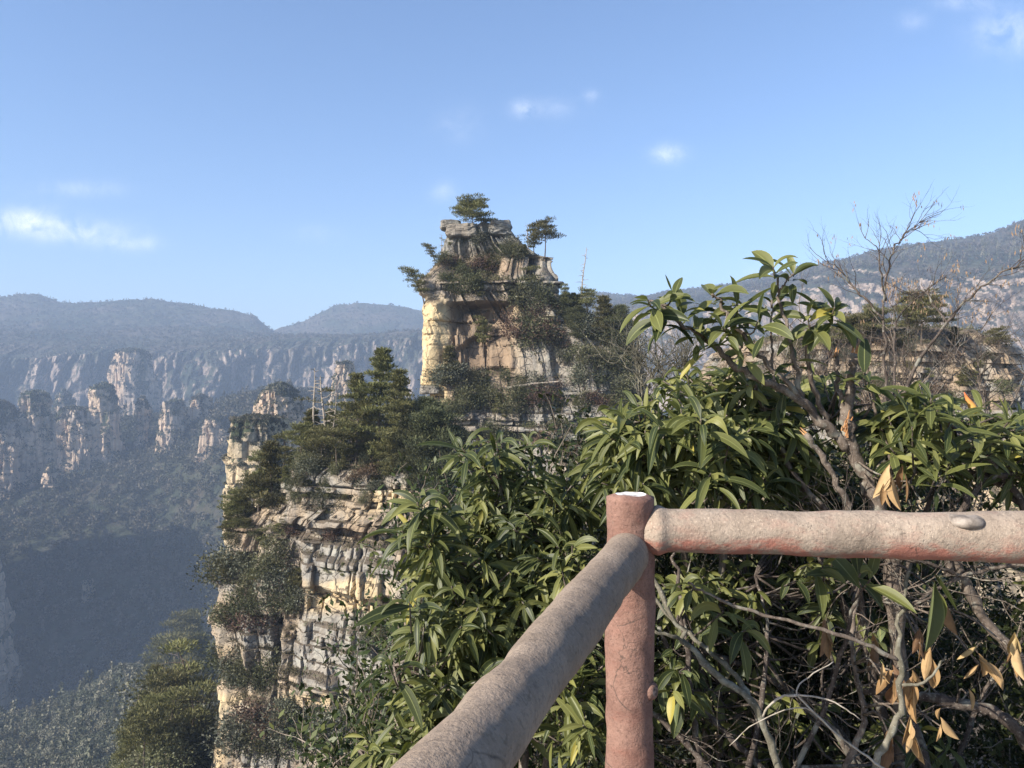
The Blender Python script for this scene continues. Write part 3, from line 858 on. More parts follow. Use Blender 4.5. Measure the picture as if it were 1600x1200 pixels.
def make_shrub(seed, h=2.0, w_=1.6, ncl=12, npc=150, leaf=.16, lw=.5, stems=5):
    r = np.random.default_rng(seed); tr = Geo(); cr = Geo()
    for k in range(ncl):
        a = r.uniform(0, 6.28); e = r.uniform(.15, 1.0); rad = w_ * .5 * math.sqrt(r.random()) * (1.15 - .5 * e)
        c = np.array([math.cos(a) * rad, math.sin(a) * rad, h * (.12 + .8 * e * r.uniform(.75, 1.05))])
        if k < stems * 2:
            B = np.array([[0, 0, -.3], [c[0] * .3, c[1] * .3, c[2] * .35], c * .75, c]); B[1:3] += r.normal(size=(2, 3)) * .05 * h
            V, Q, T = tube(catmull(B, 7), np.linspace(.02 * h, .005 * h, 7), 4); tr.add(V, Q, T)
        n = int(npc * r.uniform(.6, 1.3)); s = h * .17 * r.uniform(.7, 1.25)
        off = r.normal(size=(n, 3)) * np.array([s, s, s * .75])
        D = norm(off / s * .7 + r.normal(size=(n, 3)) * .7 + np.array([0, 0, .3]))
        L = leaf * r.uniform(.6, 1.3, n)
        V, Q = cards(c + off, D, rdir(n, r), L, L * lw)
        base = r.uniform(.25, .7)
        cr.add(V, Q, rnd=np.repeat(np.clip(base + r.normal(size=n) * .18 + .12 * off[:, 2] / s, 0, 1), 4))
    return tr, cr


def grow(g, p, d, L, rad, depth, r, amp=.14, k=4, ratio=.66, nb=(2, 4), tips=None, upw=.05, spread=.75):
    P = wob_path(p, d, L, 5, amp, r); P[:, 2] += upw * L * np.linspace(0, 1, 6) ** 2
    V, Q, T = tube(P, np.linspace(rad, rad * .55, 6), k, cap=depth == 0); g.add(V, Q, T)
    if depth == 0:
        if tips is not None: tips.append((P[-1], norm(P[-1] - P[-2])))
        return
    for i in range(r.integers(*nb)):
        f = r.uniform(.35, 1.0) if i else 1.0
        q = P[0] + (P[-1] - P[0]) * f if f == 1.0 else np.array([np.interp(f * 5, range(6), P[:, a]) for a in range(3)])
        dd = norm(norm(P[-1] - P[-3]) + rdir(1, r)[0] * spread * (1 if i else .4))
        grow(g, q, dd, L * ratio * r.uniform(.7, 1.15), rad * (.55 if i else .6) * (1.2 - .4 * f), depth - 1, r, amp, max(3, k - 1), ratio, nb, tips, upw, spread)


def make_bare(seed, h=3.0, stems=4, depth=4):
    r = np.random.default_rng(seed); g = Geo()
    for i in range(stems):
        d = norm(np.array([r.normal() * .35, r.normal() * .35, 1])); grow(g, (r.normal() * .05 * h, r.normal() * .05 * h, -.2), d, h * .38, h * .013, depth, r, k=4)
    return g


def make_snag(seed, h=9, nl=16, lean=(.1, 0), cb=.35):
    r = np.random.default_rng(seed); g = Geo(); t = np.linspace(0, 1, 9)
    P = np.stack([lean[0] * h * t + .008 * h * np.sin(t * 9), lean[1] * h * t, h * t], 1)
    V, Q, T = tube(P, h * .016 * (1 - .82 * t) + .008, 7); g.add(V, Q, T)
    for i in range(nl):
        f = cb + (1 - cb) * (i + r.random()) / nl; p0 = np.array([np.interp(f, t, P[:, a]) for a in range(3)])
        a = r.uniform(0, 6.28); d = np.array([math.cos(a), math.sin(a), r.normal() * .15 - .05]); L = h * r.uniform(.05, .17) * (1.15 - .6 * f)
        B = wob_path(p0, d, L, 4, .16, r); V, Q, T = tube(B, np.linspace(h * .005, h * .0015, 5), 4); g.add(V, Q, T)
    return g


BVH = {}


def bvh_of(name):
    if name not in BVH:
        V, Q = ROCKS[name]
        BVH[name] = BVHTree.FromPolygons([tuple(v) for v in V], [tuple(q) for q in Q])
    return BVH[name]


ROCKS['terrain'] = (TERR.reshape(-1, 3), grid_faces(*TERR.shape[:2]))


def ray(px, py, names):
    """the rock point seen at a picture position"""
    d = Vector(((px - 800) / F, 1, (600 - py) / F)).normalized(); best = None
    for n in names:
        h = bvh_of(n).ray_cast(Vector((0, 0, CAMZ)), d)
        if h[0] is not None and (best is None or h[3] < best[3]): best = h
    return best


PROTO = {}


def build_proto(key, kind, tr, cr, matT, matC):
    PROTO[key] = (kind, tr.mesh(kind + '_trunk', [matT]) if tr is not None and tr.n else None, cr.mesh(kind + '_crown', [matC]) if cr is not None and cr.n else None)


def place(key, p, scale, rz, label, cat, group=None, tilt=(0, 0), parts=('trunk', 'crown')):
    kind, mt, mc = PROTO[key]
    r_ = empty(kind, p, rz, label, cat, group); r_.scale = (scale,) * 3; r_.rotation_euler = (tilt[0], tilt[1], rz)
    for nm, me in zip(parts, (mt, mc)):
        if me is not None:
            o = bpy.data.objects.new(nm, me); COL.objects.link(o); o.parent = r_
    return r_


PH = {}


def pp(key, kind, h, matT, matC, **k):
    tr, cr = make_pine(len(PROTO) * 13 + 5, h=h, **k); build_proto(key, kind, tr, cr, M[matT], M[matC]); PH[key] = h


def ps(key, kind, h, matC, **k):
    tr, cr = make_shrub(len(PROTO) * 17 + 3, h=h, **k); build_proto(key, kind, tr, cr, M['twig'], M[matC]); PH[key] = h


pp('umbrella', 'pine_tree', 7, 'bark', 'needles', cb=.50, spread=.50, shape='flat', nl=22, pad=.068, npd=170)
pp('flat', 'pine_tree', 7, 'bark', 'needles', cb=.52, spread=.36, shape='flat', nl=14, pad=.075, npd=110, bend=.05)
pp('sparse', 'pine_tree', 6, 'bark', 'needles', cb=.35, spread=.30, shape='odd', nl=11, pad=.08, npd=100, bend=.09, dead=.15)
pp('curved', 'pine_tree', 6, 'bark', 'needles', cb=.45, spread=.34, shape='odd', nl=10, lean=(-.32, -.05), pad=.085, npd=110, bend=.05)
pp('conical', 'pine_tree', 13, 'bark', 'needles', cb=.16, spread=.35, shape='cone', nl=34, pad=.042, npd=110, ln=.030, dens=(.35, .6, .82, 1.0))
pp('bushy', 'pine_tree', 6, 'bark', 'needles', cb=.12, spread=.34, shape='cone', nl=24, pad=.065, npd=120, ln=.05)
pp('dense', 'conifer_tree', 9, 'bark', 'needles_dark', cb=.10, spread=.28, shape='round', nl=38, pad=.060, npd=170, ln=.036)
pp('slender', 'pine_tree', 8, 'bark', 'needles', cb=.45, spread=.16, shape='odd', nl=12, pad=.055, npd=70, bend=.02, dead=.2)
pp('half_dead', 'pine_tree', 8, 'bark_pale', 'needles', cb=.45, spread=.2, shape='odd', nl=18, pad=.035, npd=36, bend=.05, dead=.7, ln=.04)
pp('table', 'pine_tree', 7, 'bark', 'needles', cb=.72, spread=.42, shape='flat', nl=10, pad=.08, npd=120, bend=.04, lean=(-.12, 0))
ps('olive', 'shrub', 2.4, 'leaf_olive', w_=2.4, ncl=16, npc=150, leaf=.20)
ps('olive2', 'shrub', 3.2, 'leaf_olive', w_=2.4, ncl=18, npc=150, leaf=.22)
ps('grey', 'shrub', 2.4, 'leaf_grey', w_=2.4, ncl=15, npc=140, leaf=.19)
ps('darks', 'shrub', 2.6, 'needles_dark', w_=2.2, ncl=16, npc=150, leaf=.22, lw=.35)
ps('brown', 'shrub', 1.6, 'leaf_brown', w_=2.2, ncl=12, npc=110, leaf=.16)
build_proto('bare', 'bare_shrub', make_bare(3), None, M['twig'], None); PH['bare'] = 3
build_proto('bare2', 'bare_shrub', make_bare(8, stems=6, depth=4), None, M['twig'], None); PH['bare2'] = 3
build_proto('snag', 'dead_tree', make_snag(4), None, M['bark_pale'], None); PH['snag'] = 9
build_proto('snag2', 'dead_tree', make_snag(9, nl=12, lean=(.01, 0), cb=.55), None, M['bark_pale'], None); PH['snag2'] = 9


def tree(key, px, py, top, rocks, label, cat='pine tree', rz=None, group=None, tilt=(0, 0), sink=.25, stretch=1.0):
    h = ray(px, py, rocks)
    if h is None: h = ray(px, py + 8, rocks)
    if h is None: return None
    p = h[0]; Y = p.y + sink; z = p.z
    sc_ = (py - top) / F * Y / PH[key] * stretch
    return place(key, (p.x, Y, z - .15), sc_, rng.uniform(0, 6.28) if rz is None else rz, label, cat, group, tilt)


# ---- trees of the tall pillar
MP = ['rock_pillar']
tree('umbrella', 738, 380, 312, MP, 'wide umbrella-shaped pine on the summit of the tall pillar', rz=.4)
tree('flat', 851, 412, 345, MP, 'flat-crowned pine standing on the stone horn of the tall pillar', rz=2.2)
tree('half_dead', 826, 412, 346, MP, 'pale twisted half-dead pine beside the stone horn', rz=1)
tree('slender', 834, 414, 352, MP, 'thin pine between the twisted pine and the flat-crowned one', rz=3)
tree('curved', 664, 486, 418, MP, 'pine with curved trunk leaning out from the yellow flank', rz=.2)
tree('curved', 681, 418, 379, MP, 'small pine tilted outward above the overhanging stone nose', rz=-.1)
tree('half_dead', 689, 392, 356, MP, 'small bare-topped pine at the shoulder just below the summit slab', rz=4)
tree('snag', 906, 486, 385, MP, 'tall bare dead trunk leaning over the wooded shoulder of the pillar', 'dead tree', rz=-.1)
tree('slender', 755, 568, 494, MP, 'slim pine standing alone before the brown hollow', rz=2)
tree('sparse', 827, 478, 415, MP, 'dark thin pine against the grey buttress under the stone horn', rz=1.2)
tree('sparse', 659, 545, 508, MP, 'small pine clinging to the middle of the yellow flank', rz=2.5)
tree('slender', 665, 612, 562, MP, 'thin pine at the foot of the yellow flank', rz=.5)
tree('bushy', 704, 608, 540, MP, 'bushy pine at the foot of the brown hollow', rz=.9)
tree('bushy', 945, 545, 462, MP, 'big dark pine on the wooded shoulder, nearest to the bare twigs', rz=1.9)
tree('dense', 968, 562, 478, MP, 'dense dark conifer at the outer end of the wooded shoulder', 'conifer', rz=.9)
tree('flat', 918, 508, 452, MP, 'pine with drooping crown at the foot of the leaning dead trunk', rz=.6)
tree('slender', 882, 500, 444, MP, 'thin grey-stemmed tree rising beside the leaning dead trunk', rz=3.6)
tree('dense', 902, 535, 478, MP, 'rounded dark conifer in the middle of the wooded shoulder', 'conifer', rz=2.2)

# ---- trees of the layered cliff
NP = ['rock_cliff']
tree('conical', 592, 728, 538, NP, 'tallest full-crowned pine on top of the layered cliff', rz=.3, stretch=.96)
tree('conical', 556, 728, 584, NP, 'second full-crowned pine, just beside the tallest one', rz=2.1)
tree('conical', 628, 735, 578, NP, 'full-crowned pine between the tallest one and the dark conifers', rz=4.0)
tree('snag2', 489, 722, 573, NP, 'tall straight dead trunk with a few top twigs on the layered cliff', 'dead tree', rz=1.0)
tree('half_dead', 507, 724, 584, NP, 'dying pine with flat side limbs next to the straight dead trunk', rz=2.0)
tree('half_dead', 519, 726, 610, NP, 'shortest of the three thin dying trees on the layered cliff', rz=5.0)
tree('table', 527, 748, 672, NP, 'table-topped pine with a bowed trunk at the cliff brink', rz=.2)
tree('flat', 470, 732, 664, NP, 'spreading pine on the cliff brink below the dead trunk', rz=1)
tree('flat', 500, 738, 668, NP, 'second spreading pine on the brink, before the dying trees', rz=2.4)
tree('sparse', 440, 745, 668, NP, 'crooked dark-stemmed pine at the corner of the cliff top', rz=0)
tree('bushy', 424, 800, 690, NP, 'tall layered pine growing up past the corner of the cliff', rz=.7)
tree('flat', 395, 812, 742, NP, 'wide pine on the stepped edge, below the tall layered one', rz=3.4)
tree('flat', 366, 840, 768, NP, 'low wide pine halfway down the stepped edge', rz=5.2)
tree('table', 345, 858, 806, NP, 'pine reaching far out over the valley from the lowest step', rz=.3)
tree('sparse', 412, 880, 822, NP, 'thin leaning pine on the face under the stepped edge', rz=1.1)
tree('slender', 508, 842, 762, NP, 'thin-stemmed tree in the middle of the cliff face', rz=2.7)
tree('sparse', 330, 1010, 925, NP, 'spreading pine at the outer corner of the cliff, over the dark valley', rz=3.0)
tree('slender', 327, 1075, 960, NP, 'tall dark-stemmed pine in front of the lower corner', rz=1.5)
for i, (k_, x, y, t_) in enumerate([('dense', 655, 770, 650), ('dense', 682, 790, 640), ('dense', 668, 735, 622), ('dense', 640, 745, 655), ('dense', 703, 800, 668), ('bushy', 615, 745, 668)]):
    tree(k_, x, y, t_, NP, ['broad black-green conifer at the shaded end of the cliff top', 'tall black-green conifer beside the gap to the tall pillar', 'dark conifer rising behind the other shaded ones',
                            'dark conifer next to the full-crowned pines', 'dark conifer lowest in the gap beside the tall pillar', 'light bushy pine under the tallest pine'][i], 'conifer' if i < 5 else 'pine tree')

# ---- small pines on the ledge rock
LP_ = ['rock_ledge']
for i, (k_, x, y, t_, lab) in enumerate([('umbrella', 1442, 548, 462, 'tall spreading pine on the ledge rock, behind the bare tree'), ('flat', 1425, 540, 486, 'low pine right under the spreading one on the ledge'.replace('right ', 'just ')),
                                         ('umbrella', 1365, 548, 482, 'small pine on the ledge beside the broken stem'), ('umbrella', 1336, 562, 495, 'low pine at the sunny end of the ledge rock'),
                                         ('bushy', 1494, 545, 508, 'low bushy pine in the middle of the ledge rim'), ('flat', 1563, 566, 512, 'lone pine on the shady corner of the ledge rock'),
                                         ('bushy', 1510, 605, 568, 'dark little pine growing from the ledge face'), ('flat', 1300, 575, 508, 'thin pine half hidden behind the big leaves'), ('flat', 1250, 580, 516, 'pine near the end of the ledge rock, behind the forked branch')]):
    tree(k_, x, y, t_, LP_, lab)

# ---- rows of shrubs along ledges: ordinal labels counted from the valley side
ORD = ['first', 'second', 'third', 'fourth', 'fifth', 'sixth', 'seventh', 'eighth', 'ninth', 'tenth', 'eleventh', 'twelfth', 'thirteenth', 'fourteenth', 'fifteenth', 'sixteenth', 'seventeenth', 'eighteenth', 'nineteenth', 'twentieth', 'twenty-first', 'twenty-second', 'twenty-third', 'twenty-fourth', 'twenty-fifth', 'twenty-sixth']
KN = {'olive': 'olive-green shrub', 'olive2': 'tall olive shrub', 'grey': 'grey-green shrub', 'darks': 'dark green shrub', 'brown': 'brown withered shrub', 'bare': 'leafless grey shrub', 'bare2': 'leafless twiggy shrub', 'flat': 'small pine', 'bushy': 'bushy pine', 'dense': 'dark conifer', 'slender': 'thin pine', 'sparse': 'crooked pine', 'conical': 'tall pine'}
CATN = {'flat': 'pine tree', 'bushy': 'pine tree', 'slender': 'pine tree', 'sparse': 'pine tree', 'conical': 'pine tree', 'dense': 'conifer'}


def shrub_row(poly, n, hpx, kinds, rocks, where, seed, group, jitter=9):
    """n plants spread along a line of picture points, standing on the rock seen there"""
    r = np.random.default_rng(seed); poly = np.array(poly, float)
    xs = np.sort(np.interp((np.arange(n) + r.uniform(.1, .9, n)) / n, np.linspace(0, 1, len(poly)), poly[:, 0]))
    out = []
    for x in xs:
        y = np.interp(x, poly[:, 0], poly[:, 1]) + r.uniform(-jitter, jitter)
        k = kinds[r.integers(len(kinds))]; hp = r.uniform(*hpx) * (1.5 if k in ('slender', 'sparse') else 1)
        out.append((k, x, y, hp))
    for i, (k, x, y, hp) in enumerate(out):
        tree(k, x, y, y - hp, rocks, f'{KN[k]}, {ORD[i]} from the valley {where}', CATN.get(k, 'shrub'), None, group)


GM, GN, GR = 'shrubs on the tall pillar', 'shrubs on the layered cliff', 'shrubs on the ledge rock'
shrub_row([(698, 385), (745, 392), (790, 396), (822, 412)], 11, (16, 30), ['olive', 'darks', 'grey', 'olive', 'bushy', 'darks'], MP, 'under the summit of the tall pillar', 1, GM)
shrub_row([(690, 418), (730, 428), (790, 424)], 8, (16, 30), ['brown', 'olive', 'darks', 'brown', 'bushy'], MP, 'on the band below the summit', 2, GM)
shrub_row([(692, 450), (720, 468), (752, 470)], 7, (20, 38), ['bushy', 'olive', 'darks', 'flat'], MP, 'in the gully above the brown hollow', 3, GM)
shrub_row([(812, 470), (850, 490), (900, 505), (985, 545)], 17, (30, 54), ['grey', 'olive', 'darks', 'dense', 'bushy', 'grey', 'brown'], MP, 'on the upper wooded shoulder', 4, GM, 14)
shrub_row([(800, 530), (880, 560), (990, 585)], 16, (28, 50), ['grey', 'olive', 'darks', 'brown', 'bare', 'olive2'], MP, 'on the lower wooded shoulder', 5, GM, 14)
shrub_row([(672, 612), (760, 606), (860, 606), (990, 612)], 20, (26, 46), ['grey', 'olive', 'olive2', 'darks', 'brown', 'bushy', 'bare2'], MP, 'along the ledge under the hollow', 6, GM, 12)
shrub_row([(676, 655), (760, 650), (860, 645), (995, 650)], 22, (24, 44), ['olive', 'darks', 'brown', 'darks', 'olive2', 'bushy'], MP, 'along the second ledge under the hollow', 7, GM, 14)
shrub_row([(690, 705), (800, 700), (960, 700)], 14, (24, 44), ['olive', 'brown', 'darks', 'bare', 'brown'], MP, 'along the lowest visible ledge of the tall pillar', 8, GM, 14)
shrub_row([(452, 730), (540, 727), (640, 736)], 15, (24, 40), ['olive', 'bushy', 'darks', 'bushy', 'olive2', 'flat'], NP, 'along the cliff brink', 11, GN, 10)
shrub_row([(455, 715), (540, 712), (640, 722)], 12, (50, 85), ['bushy', 'dense', 'flat', 'bushy', 'olive2'], NP, 'in the wood behind the cliff brink', 19, GN, 6)
shrub_row([(430, 758), (520, 752), (640, 756)], 16, (18, 36), ['olive', 'bushy', 'brown', 'flat', 'grey', 'darks'], NP, 'on the sloping shelf under the brink', 27, GN, 12)
shrub_row([(430, 785), (520, 790), (600, 780)], 11, (20, 38), ['olive2', 'grey', 'olive', 'bushy'], NP, 'on the first ledge below the brink', 12, GN, 12)
shrub_row([(342, 850), (400, 836), (460, 850), (600, 838)], 11, (16, 32), ['olive', 'grey', 'bushy', 'brown', 'brown', 'flat'], NP, 'on the second ledge below the brink', 13, GN, 12)
shrub_row([(334, 880), (350, 850), (385, 812), (425, 790)], 10, (40, 68), ['flat', 'bushy', 'sparse', 'flat', 'olive2'], NP, 'along the stepped outer edge', 29, GN, 6)
shrub_row([(335, 930), (400, 915), (470, 935)], 11, (34, 62), ['olive', 'bushy', 'darks', 'flat', 'grey', 'olive2'], NP, 'on the wooded band at the cliff corner', 14, GN, 26)
shrub_row([(345, 975), (400, 968), (478, 962)], 10, (30, 56), ['olive', 'darks', 'bushy', 'grey', 'brown'], NP, 'on the band under the cliff corner', 15, GN, 14)
shrub_row([(500, 915), (560, 900), (615, 905)], 5, (14, 26), ['flat', 'olive', 'bushy'], NP, 'on the ledge above the yellow face', 16, GN, 5)
shrub_row([(335, 1075), (380, 1065), (430, 1070)], 9, (34, 60), ['olive', 'darks', 'grey', 'brown', 'bare'], NP, 'beside the white overhang', 17, GN, 16)
shrub_row([(395, 1130), (470, 1130), (560, 1125), (600, 1110)], 12, (30, 52), ['darks', 'olive', 'olive2', 'grey', 'brown', 'bare2'], NP, 'under the white overhang', 18, GN, 14)
shrub_row([(370, 1190), (470, 1175), (580, 1160)], 14, (44, 74), ['darks', 'olive2', 'bushy', 'grey', 'bare'], NP, 'at the bottom of the layered cliff', 20, GN, 16)
shrub_row([(570, 1030), (590, 1010), (620, 980)], 4, (24, 44), ['darks', 'grey', 'olive2'], NP, 'on the cliff beside the big leaves', 21, GN, 12)
shrub_row([(1230, 566), (1400, 548), (1560, 570)], 18, (14, 30), ['brown', 'grey', 'olive', 'brown', 'bare'], LP_, 'on the rim of the ledge rock', 22, GR, 8)
shrub_row([(1210, 600), (1400, 590), (1570, 605)], 15, (18, 36), ['brown', 'olive', 'bare', 'bare2', 'grey', 'flat'], LP_, 'on the upper face of the ledge rock', 28, GR, 12)
shrub_row([(1300, 640), (1450, 625), (1570, 640)], 12, (18, 34), ['brown', 'olive', 'bare'], LP_, 'on the face of the ledge rock', 23, GR, 16)
TP = ['terrain']
GS = 'trees on the slope below the layered cliff'
shrub_row([(222, 1215), (270, 1150), (318, 1100)], 12, (70, 120), ['bushy', 'flat', 'sparse', 'conical', 'bushy'], TP, 'of the front row on the wooded slope', 24, GS, 14)
shrub_row([(198, 1215), (250, 1110), (300, 1045)], 12, (60, 100), ['bushy', 'flat', 'bushy', 'conical', 'olive2'], TP, 'of the back row on the wooded slope', 25, GS, 8)
shrub_row([(240, 1230), (290, 1210), (330, 1200)], 9, (60, 100), ['bushy', 'darks', 'olive2', 'sparse', 'bare2'], TP, 'of the lowest row on the wooded slope', 26, GS, 10)

# ---- loose blocks, a fallen trunk and a low wall on the tall pillar
def boulder(name, px, py, Y, size, rz, seed, label, cat='boulder', mat='rock', tone=None):
    r = np.random.default_rng(seed); u = np.linspace(0, 2 * np.pi, 48, endpoint=False); v = np.linspace(-1, 1, 22)
    cu, su = np.cos(u), np.sin(u); sg = lambda a, e: np.sign(a) * np.abs(a) ** e
    cv = np.sqrt(np.maximum(0, 1 - np.abs(v) ** 7)) ** .8 + .04
    P = np.stack([sg(cu, .45)[None] * cv[:, None], sg(su, .45)[None] * cv[:, None], np.repeat(v[:, None], 48, 1)], -1) * np.array(size) / 2
    n_ = norm(P); c = at(px, py, Y)
    W = P + c
    P = P + n_ * (.22 * fbm(W[..., 0] / 1.2, W[..., 1] / 1.2, W[..., 2] / .8, 4, seed) + .07 * fbm(W[..., 0] * 2, W[..., 1] * 2, W[..., 2] * 4, 3, seed + 1))[..., None] * min(size)
    i = np.arange(21)[:, None] * 48; j = np.arange(48)[None]; j2 = (j + 1) % 48
    g = Geo(); t_ = tone or {}
    g.add(P.reshape(-1, 3), np.stack([i + j, i + j2, i + 48 + j2, i + 48 + j], -1).reshape(-1, 4), T=[(0, b, a) for a, b in zip(range(1, 47), range(2, 48))] + [(1008, 1008 + a, 1008 + a + 1) for a in range(1, 47)], grey=t_.get('grey', 0), yellow=0, brown=t_.get('brown', 0))
    o = g.obj(name, [M[mat]], loc=c); o.rotation_euler = (0, 0, rz); tag(o, label, cat); return o


boulder('boulder', 704, 353, 121.5, (3.0, 3.2, 1.5), .1, 1, 'flat slab capping the sunny corner of the summit', tone=dict(grey=.7))
boulder('boulder', 722, 362, 121.0, (4.6, 3.5, 2.4), .0, 4, 'low dark block under the summit slab, beside the umbrella pine', tone=dict(grey=.6, brown=.5))
boulder('boulder', 781, 357, 121.5, (3.3, 3.0, 2.7), .12, 2, 'square dark block standing on the shady corner of the summit', tone=dict(grey=1.0))
boulder('boulder', 757, 358, 122.5, (2.2, 2.4, 2.0), .4, 3, 'small dark block between the umbrella pine and the square block', tone=dict(grey=1.0))
ha = ray(792, 616, MP); hb = ray(872, 606, MP)
if ha and hb:
    a_, b_ = np.array(ha[0]) + np.array([0, -1.2, .9]), np.array(hb[0]) + np.array([0, -1.2, .9]); g = Geo()
    P_ = catmull([a_, (a_ + b_) / 2 + np.array([0, 0, .15]), b_], 14); V, Q, T = tube(P_, np.linspace(.22, .10, 14), 8); V = V - a_; g.add(V, Q, T)
    tag(g.obj('fallen_trunk', [M['bark_pale']], loc=a_), 'bleached fallen trunk lying across the shrubs below the hollow', 'fallen trunk')
hw = ray(672, 610, MP)
if hw: boulder('boulder', 671, 609, hw[0].y - .5, (2.7, 2.0, 1.4), .05, 6, 'block-shaped grey rock at the foot of the yellow flank', tone=dict(grey=.9))
# ================================================================== far woods and ledge undergrowth (uncountable masses)
M['wood'] = mat_leafcard('far_wood', (.028, .034, .022), (.075, .078, .048), (.16, .145, .105), .15, .75)
M['wood_far'] = mat_leafcard('far_wood_bare', (.035, .036, .028), (.070, .064, .050), (.14, .118, .10), .1, .85)


def crown_protos(n, ncards, size, seed, conic=False):
    out = []
    r = np.random.default_rng(seed)
    for k in range(n):
        nb = r.integers(5, 9); C = rdir(nb, r) * .42; C[:, 2] = np.abs(C[:, 2]) * .8
        idx = r.integers(0, nb, ncards); D = rdir(ncards, r)
        rad = r.uniform(.28, .5, nb)[idx]
        if conic:
            u = r.random(ncards) ** .8; a = r.uniform(0, 6.28, ncards); q = (1.02 - u) * .38 * (.7 + .3 * np.sin(u * 30))
            Pp = np.stack([np.cos(a) * q, np.sin(a) * q, u * 1.9], 1); D = norm(np.stack([np.cos(a), np.sin(a), .2 * np.ones(ncards)], 1))
        else:
            Pp = C[idx] + D * rad[:, None] * np.array([1, 1, .85]); Pp[:, 2] = Pp[:, 2] + .35
        V, Q = cards(Pp - D * size * .3, norm(np.cross(D, rdir(ncards, r)) + D * .5), D, size * r.uniform(.7, 1.4, ncards), size * .8)
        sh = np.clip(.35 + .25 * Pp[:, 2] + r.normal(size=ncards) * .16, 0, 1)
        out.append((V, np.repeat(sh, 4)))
    return out


def forest(name, P, size, protos, mat, label, seed):
    """merges many crowns into ONE mass"""
    r = np.random.default_rng(seed); g = Geo()
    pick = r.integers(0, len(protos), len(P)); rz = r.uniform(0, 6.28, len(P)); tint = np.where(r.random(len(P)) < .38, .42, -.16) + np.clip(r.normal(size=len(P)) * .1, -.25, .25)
    for k, (V, sh) in enumerate(protos):
        I_ = np.where(pick == k)[0]
        if not len(I_): continue
        c, s = np.cos(rz[I_])[:, None], np.sin(rz[I_])[:, None]
        x = V[None, :, 0] * c - V[None, :, 1] * s; y = V[None, :, 0] * s + V[None, :, 1] * c; z = np.repeat(V[None, :, 2], len(I_), 0)
        W = np.stack([x, y, z], -1) * size[I_][:, None, None] + P[I_][:, None, :]
        n = len(V)
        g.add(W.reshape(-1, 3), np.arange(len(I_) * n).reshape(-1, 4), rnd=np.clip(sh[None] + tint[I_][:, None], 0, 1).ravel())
    o = g.obj(name, [mat]); tag(o, label, 'forest', kind='stuff'); return o


def scatter_terrain(n, pxr, yr, seed, power=1.0):
    r = np.random.default_rng(seed)
    Y = np.sqrt(r.uniform(yr[0] ** 2, yr[1] ** 2, n)); px = r.uniform(*pxr, n)
    # bilinear height from the sheet itself
    fy = np.interp(np.log(Y), np.log(ys), np.arange(len(ys))); fx = np.interp(px, pxs, np.arange(len(pxs)))
    i = np.clip(fy.astype(int), 0, len(ys) - 2); j = np.clip(fx.astype(int), 0, len(pxs) - 2); u, v = fy - i, fx - j
    z = TERR[i, j, 2] * (1 - u) * (1 - v) + TERR[i + 1, j, 2] * u * (1 - v) + TERR[i, j + 1, 2] * (1 - u) * v + TERR[i + 1, j + 1, 2] * u * v
    return np.stack([(px - 800) / F * Y, Y, z], 1)


cp_near = crown_protos(6, 260, .13, 1); cp_mid = crown_protos(6, 80, .25, 2); cp_far = crown_protos(5, 22, .5, 3); cp_con = crown_protos(3, 60, .26, 4, True)
r4 = np.random.default_rng(44)
A = scatter_terrain(3000, (-120, 420), (260, 500), 1); forest('forest', A, r4.uniform(3.4, 6.2, len(A)), cp_near + cp_con[:1], M['wood'], 'mixed winter wood on the lit hill in the valley', 5)
A = scatter_terrain(9000, (-160, 720), (500, 1250), 2); forest('forest', A, 4 + 9 * r4.random(len(A)) ** 2, cp_mid + cp_con[:1], M['wood'], 'blue-shaded forest of the valley floor and opposite slope', 6)
A = scatter_terrain(5000, (900, 1900), (240, 1150), 3); forest('forest', A, r4.uniform(4.5, 8.0, len(A)), cp_mid, M['wood'], 'forest on the slope below the pale cliffs', 7)
cp_fine = crown_protos(5, 420, .11, 7)
A = scatter_terrain(1500, (430, 1350), (75, 230), 4); forest('forest', A, r4.uniform(2.0, 4.0, len(A)), cp_fine, M['wood'], 'dark wood in the gully between the cliffs', 8)
A = scatter_terrain(1300, (100, 345), (74, 125), 14); forest('undergrowth', A, r4.uniform(.8, 2.0, len(A)), cp_fine, M['leaf_olive'], 'low brush covering the slope below the layered cliff', 8)


def scatter_sheet(V, n, seed, i0=0, minnz=.35):
    r = np.random.default_rng(seed)
    a = V[:-1, :-1]; e1 = V[1:, :-1] - a; e2 = V[:-1, 1:] - a; N = np.cross(e2, e1); ar = np.linalg.norm(N, axis=-1); nz = np.abs(N[..., 2]) / np.maximum(ar, 1e-9)
    wgt = ar * np.clip((nz - minnz) * 3, 0, 1); wgt[:i0] = 0
    wgt = wgt / np.maximum(a[..., 1], 1) ** 1.0
    k = r.choice(wgt.size, n, p=(wgt / wgt.sum()).ravel()); i, j = np.unravel_index(k, wgt.shape)
    return a[i, j] + e1[i, j] * r.random((n, 1)) + e2[i, j] * r.random((n, 1))


A = scatter_sheet(VL1, 15000, 1); forest('forest', A, r4.uniform(3.5, 7, len(A)), cp_far, M['wood_far'], 'far leafless forest on the hazy plateau', 9)
A = scatter_sheet(VL2, 5000, 5); forest('forest', A, r4.uniform(3.5, 7, len(A)), cp_far, M['wood_far'], 'forest of the rounded far hill', 9)
A = scatter_sheet(VR, 12000, 2, 0, .55); forest('forest', A, r4.uniform(3, 6, len(A)), cp_far, M['wood_far'], 'leafless forest on the plateau behind the bushes', 10)
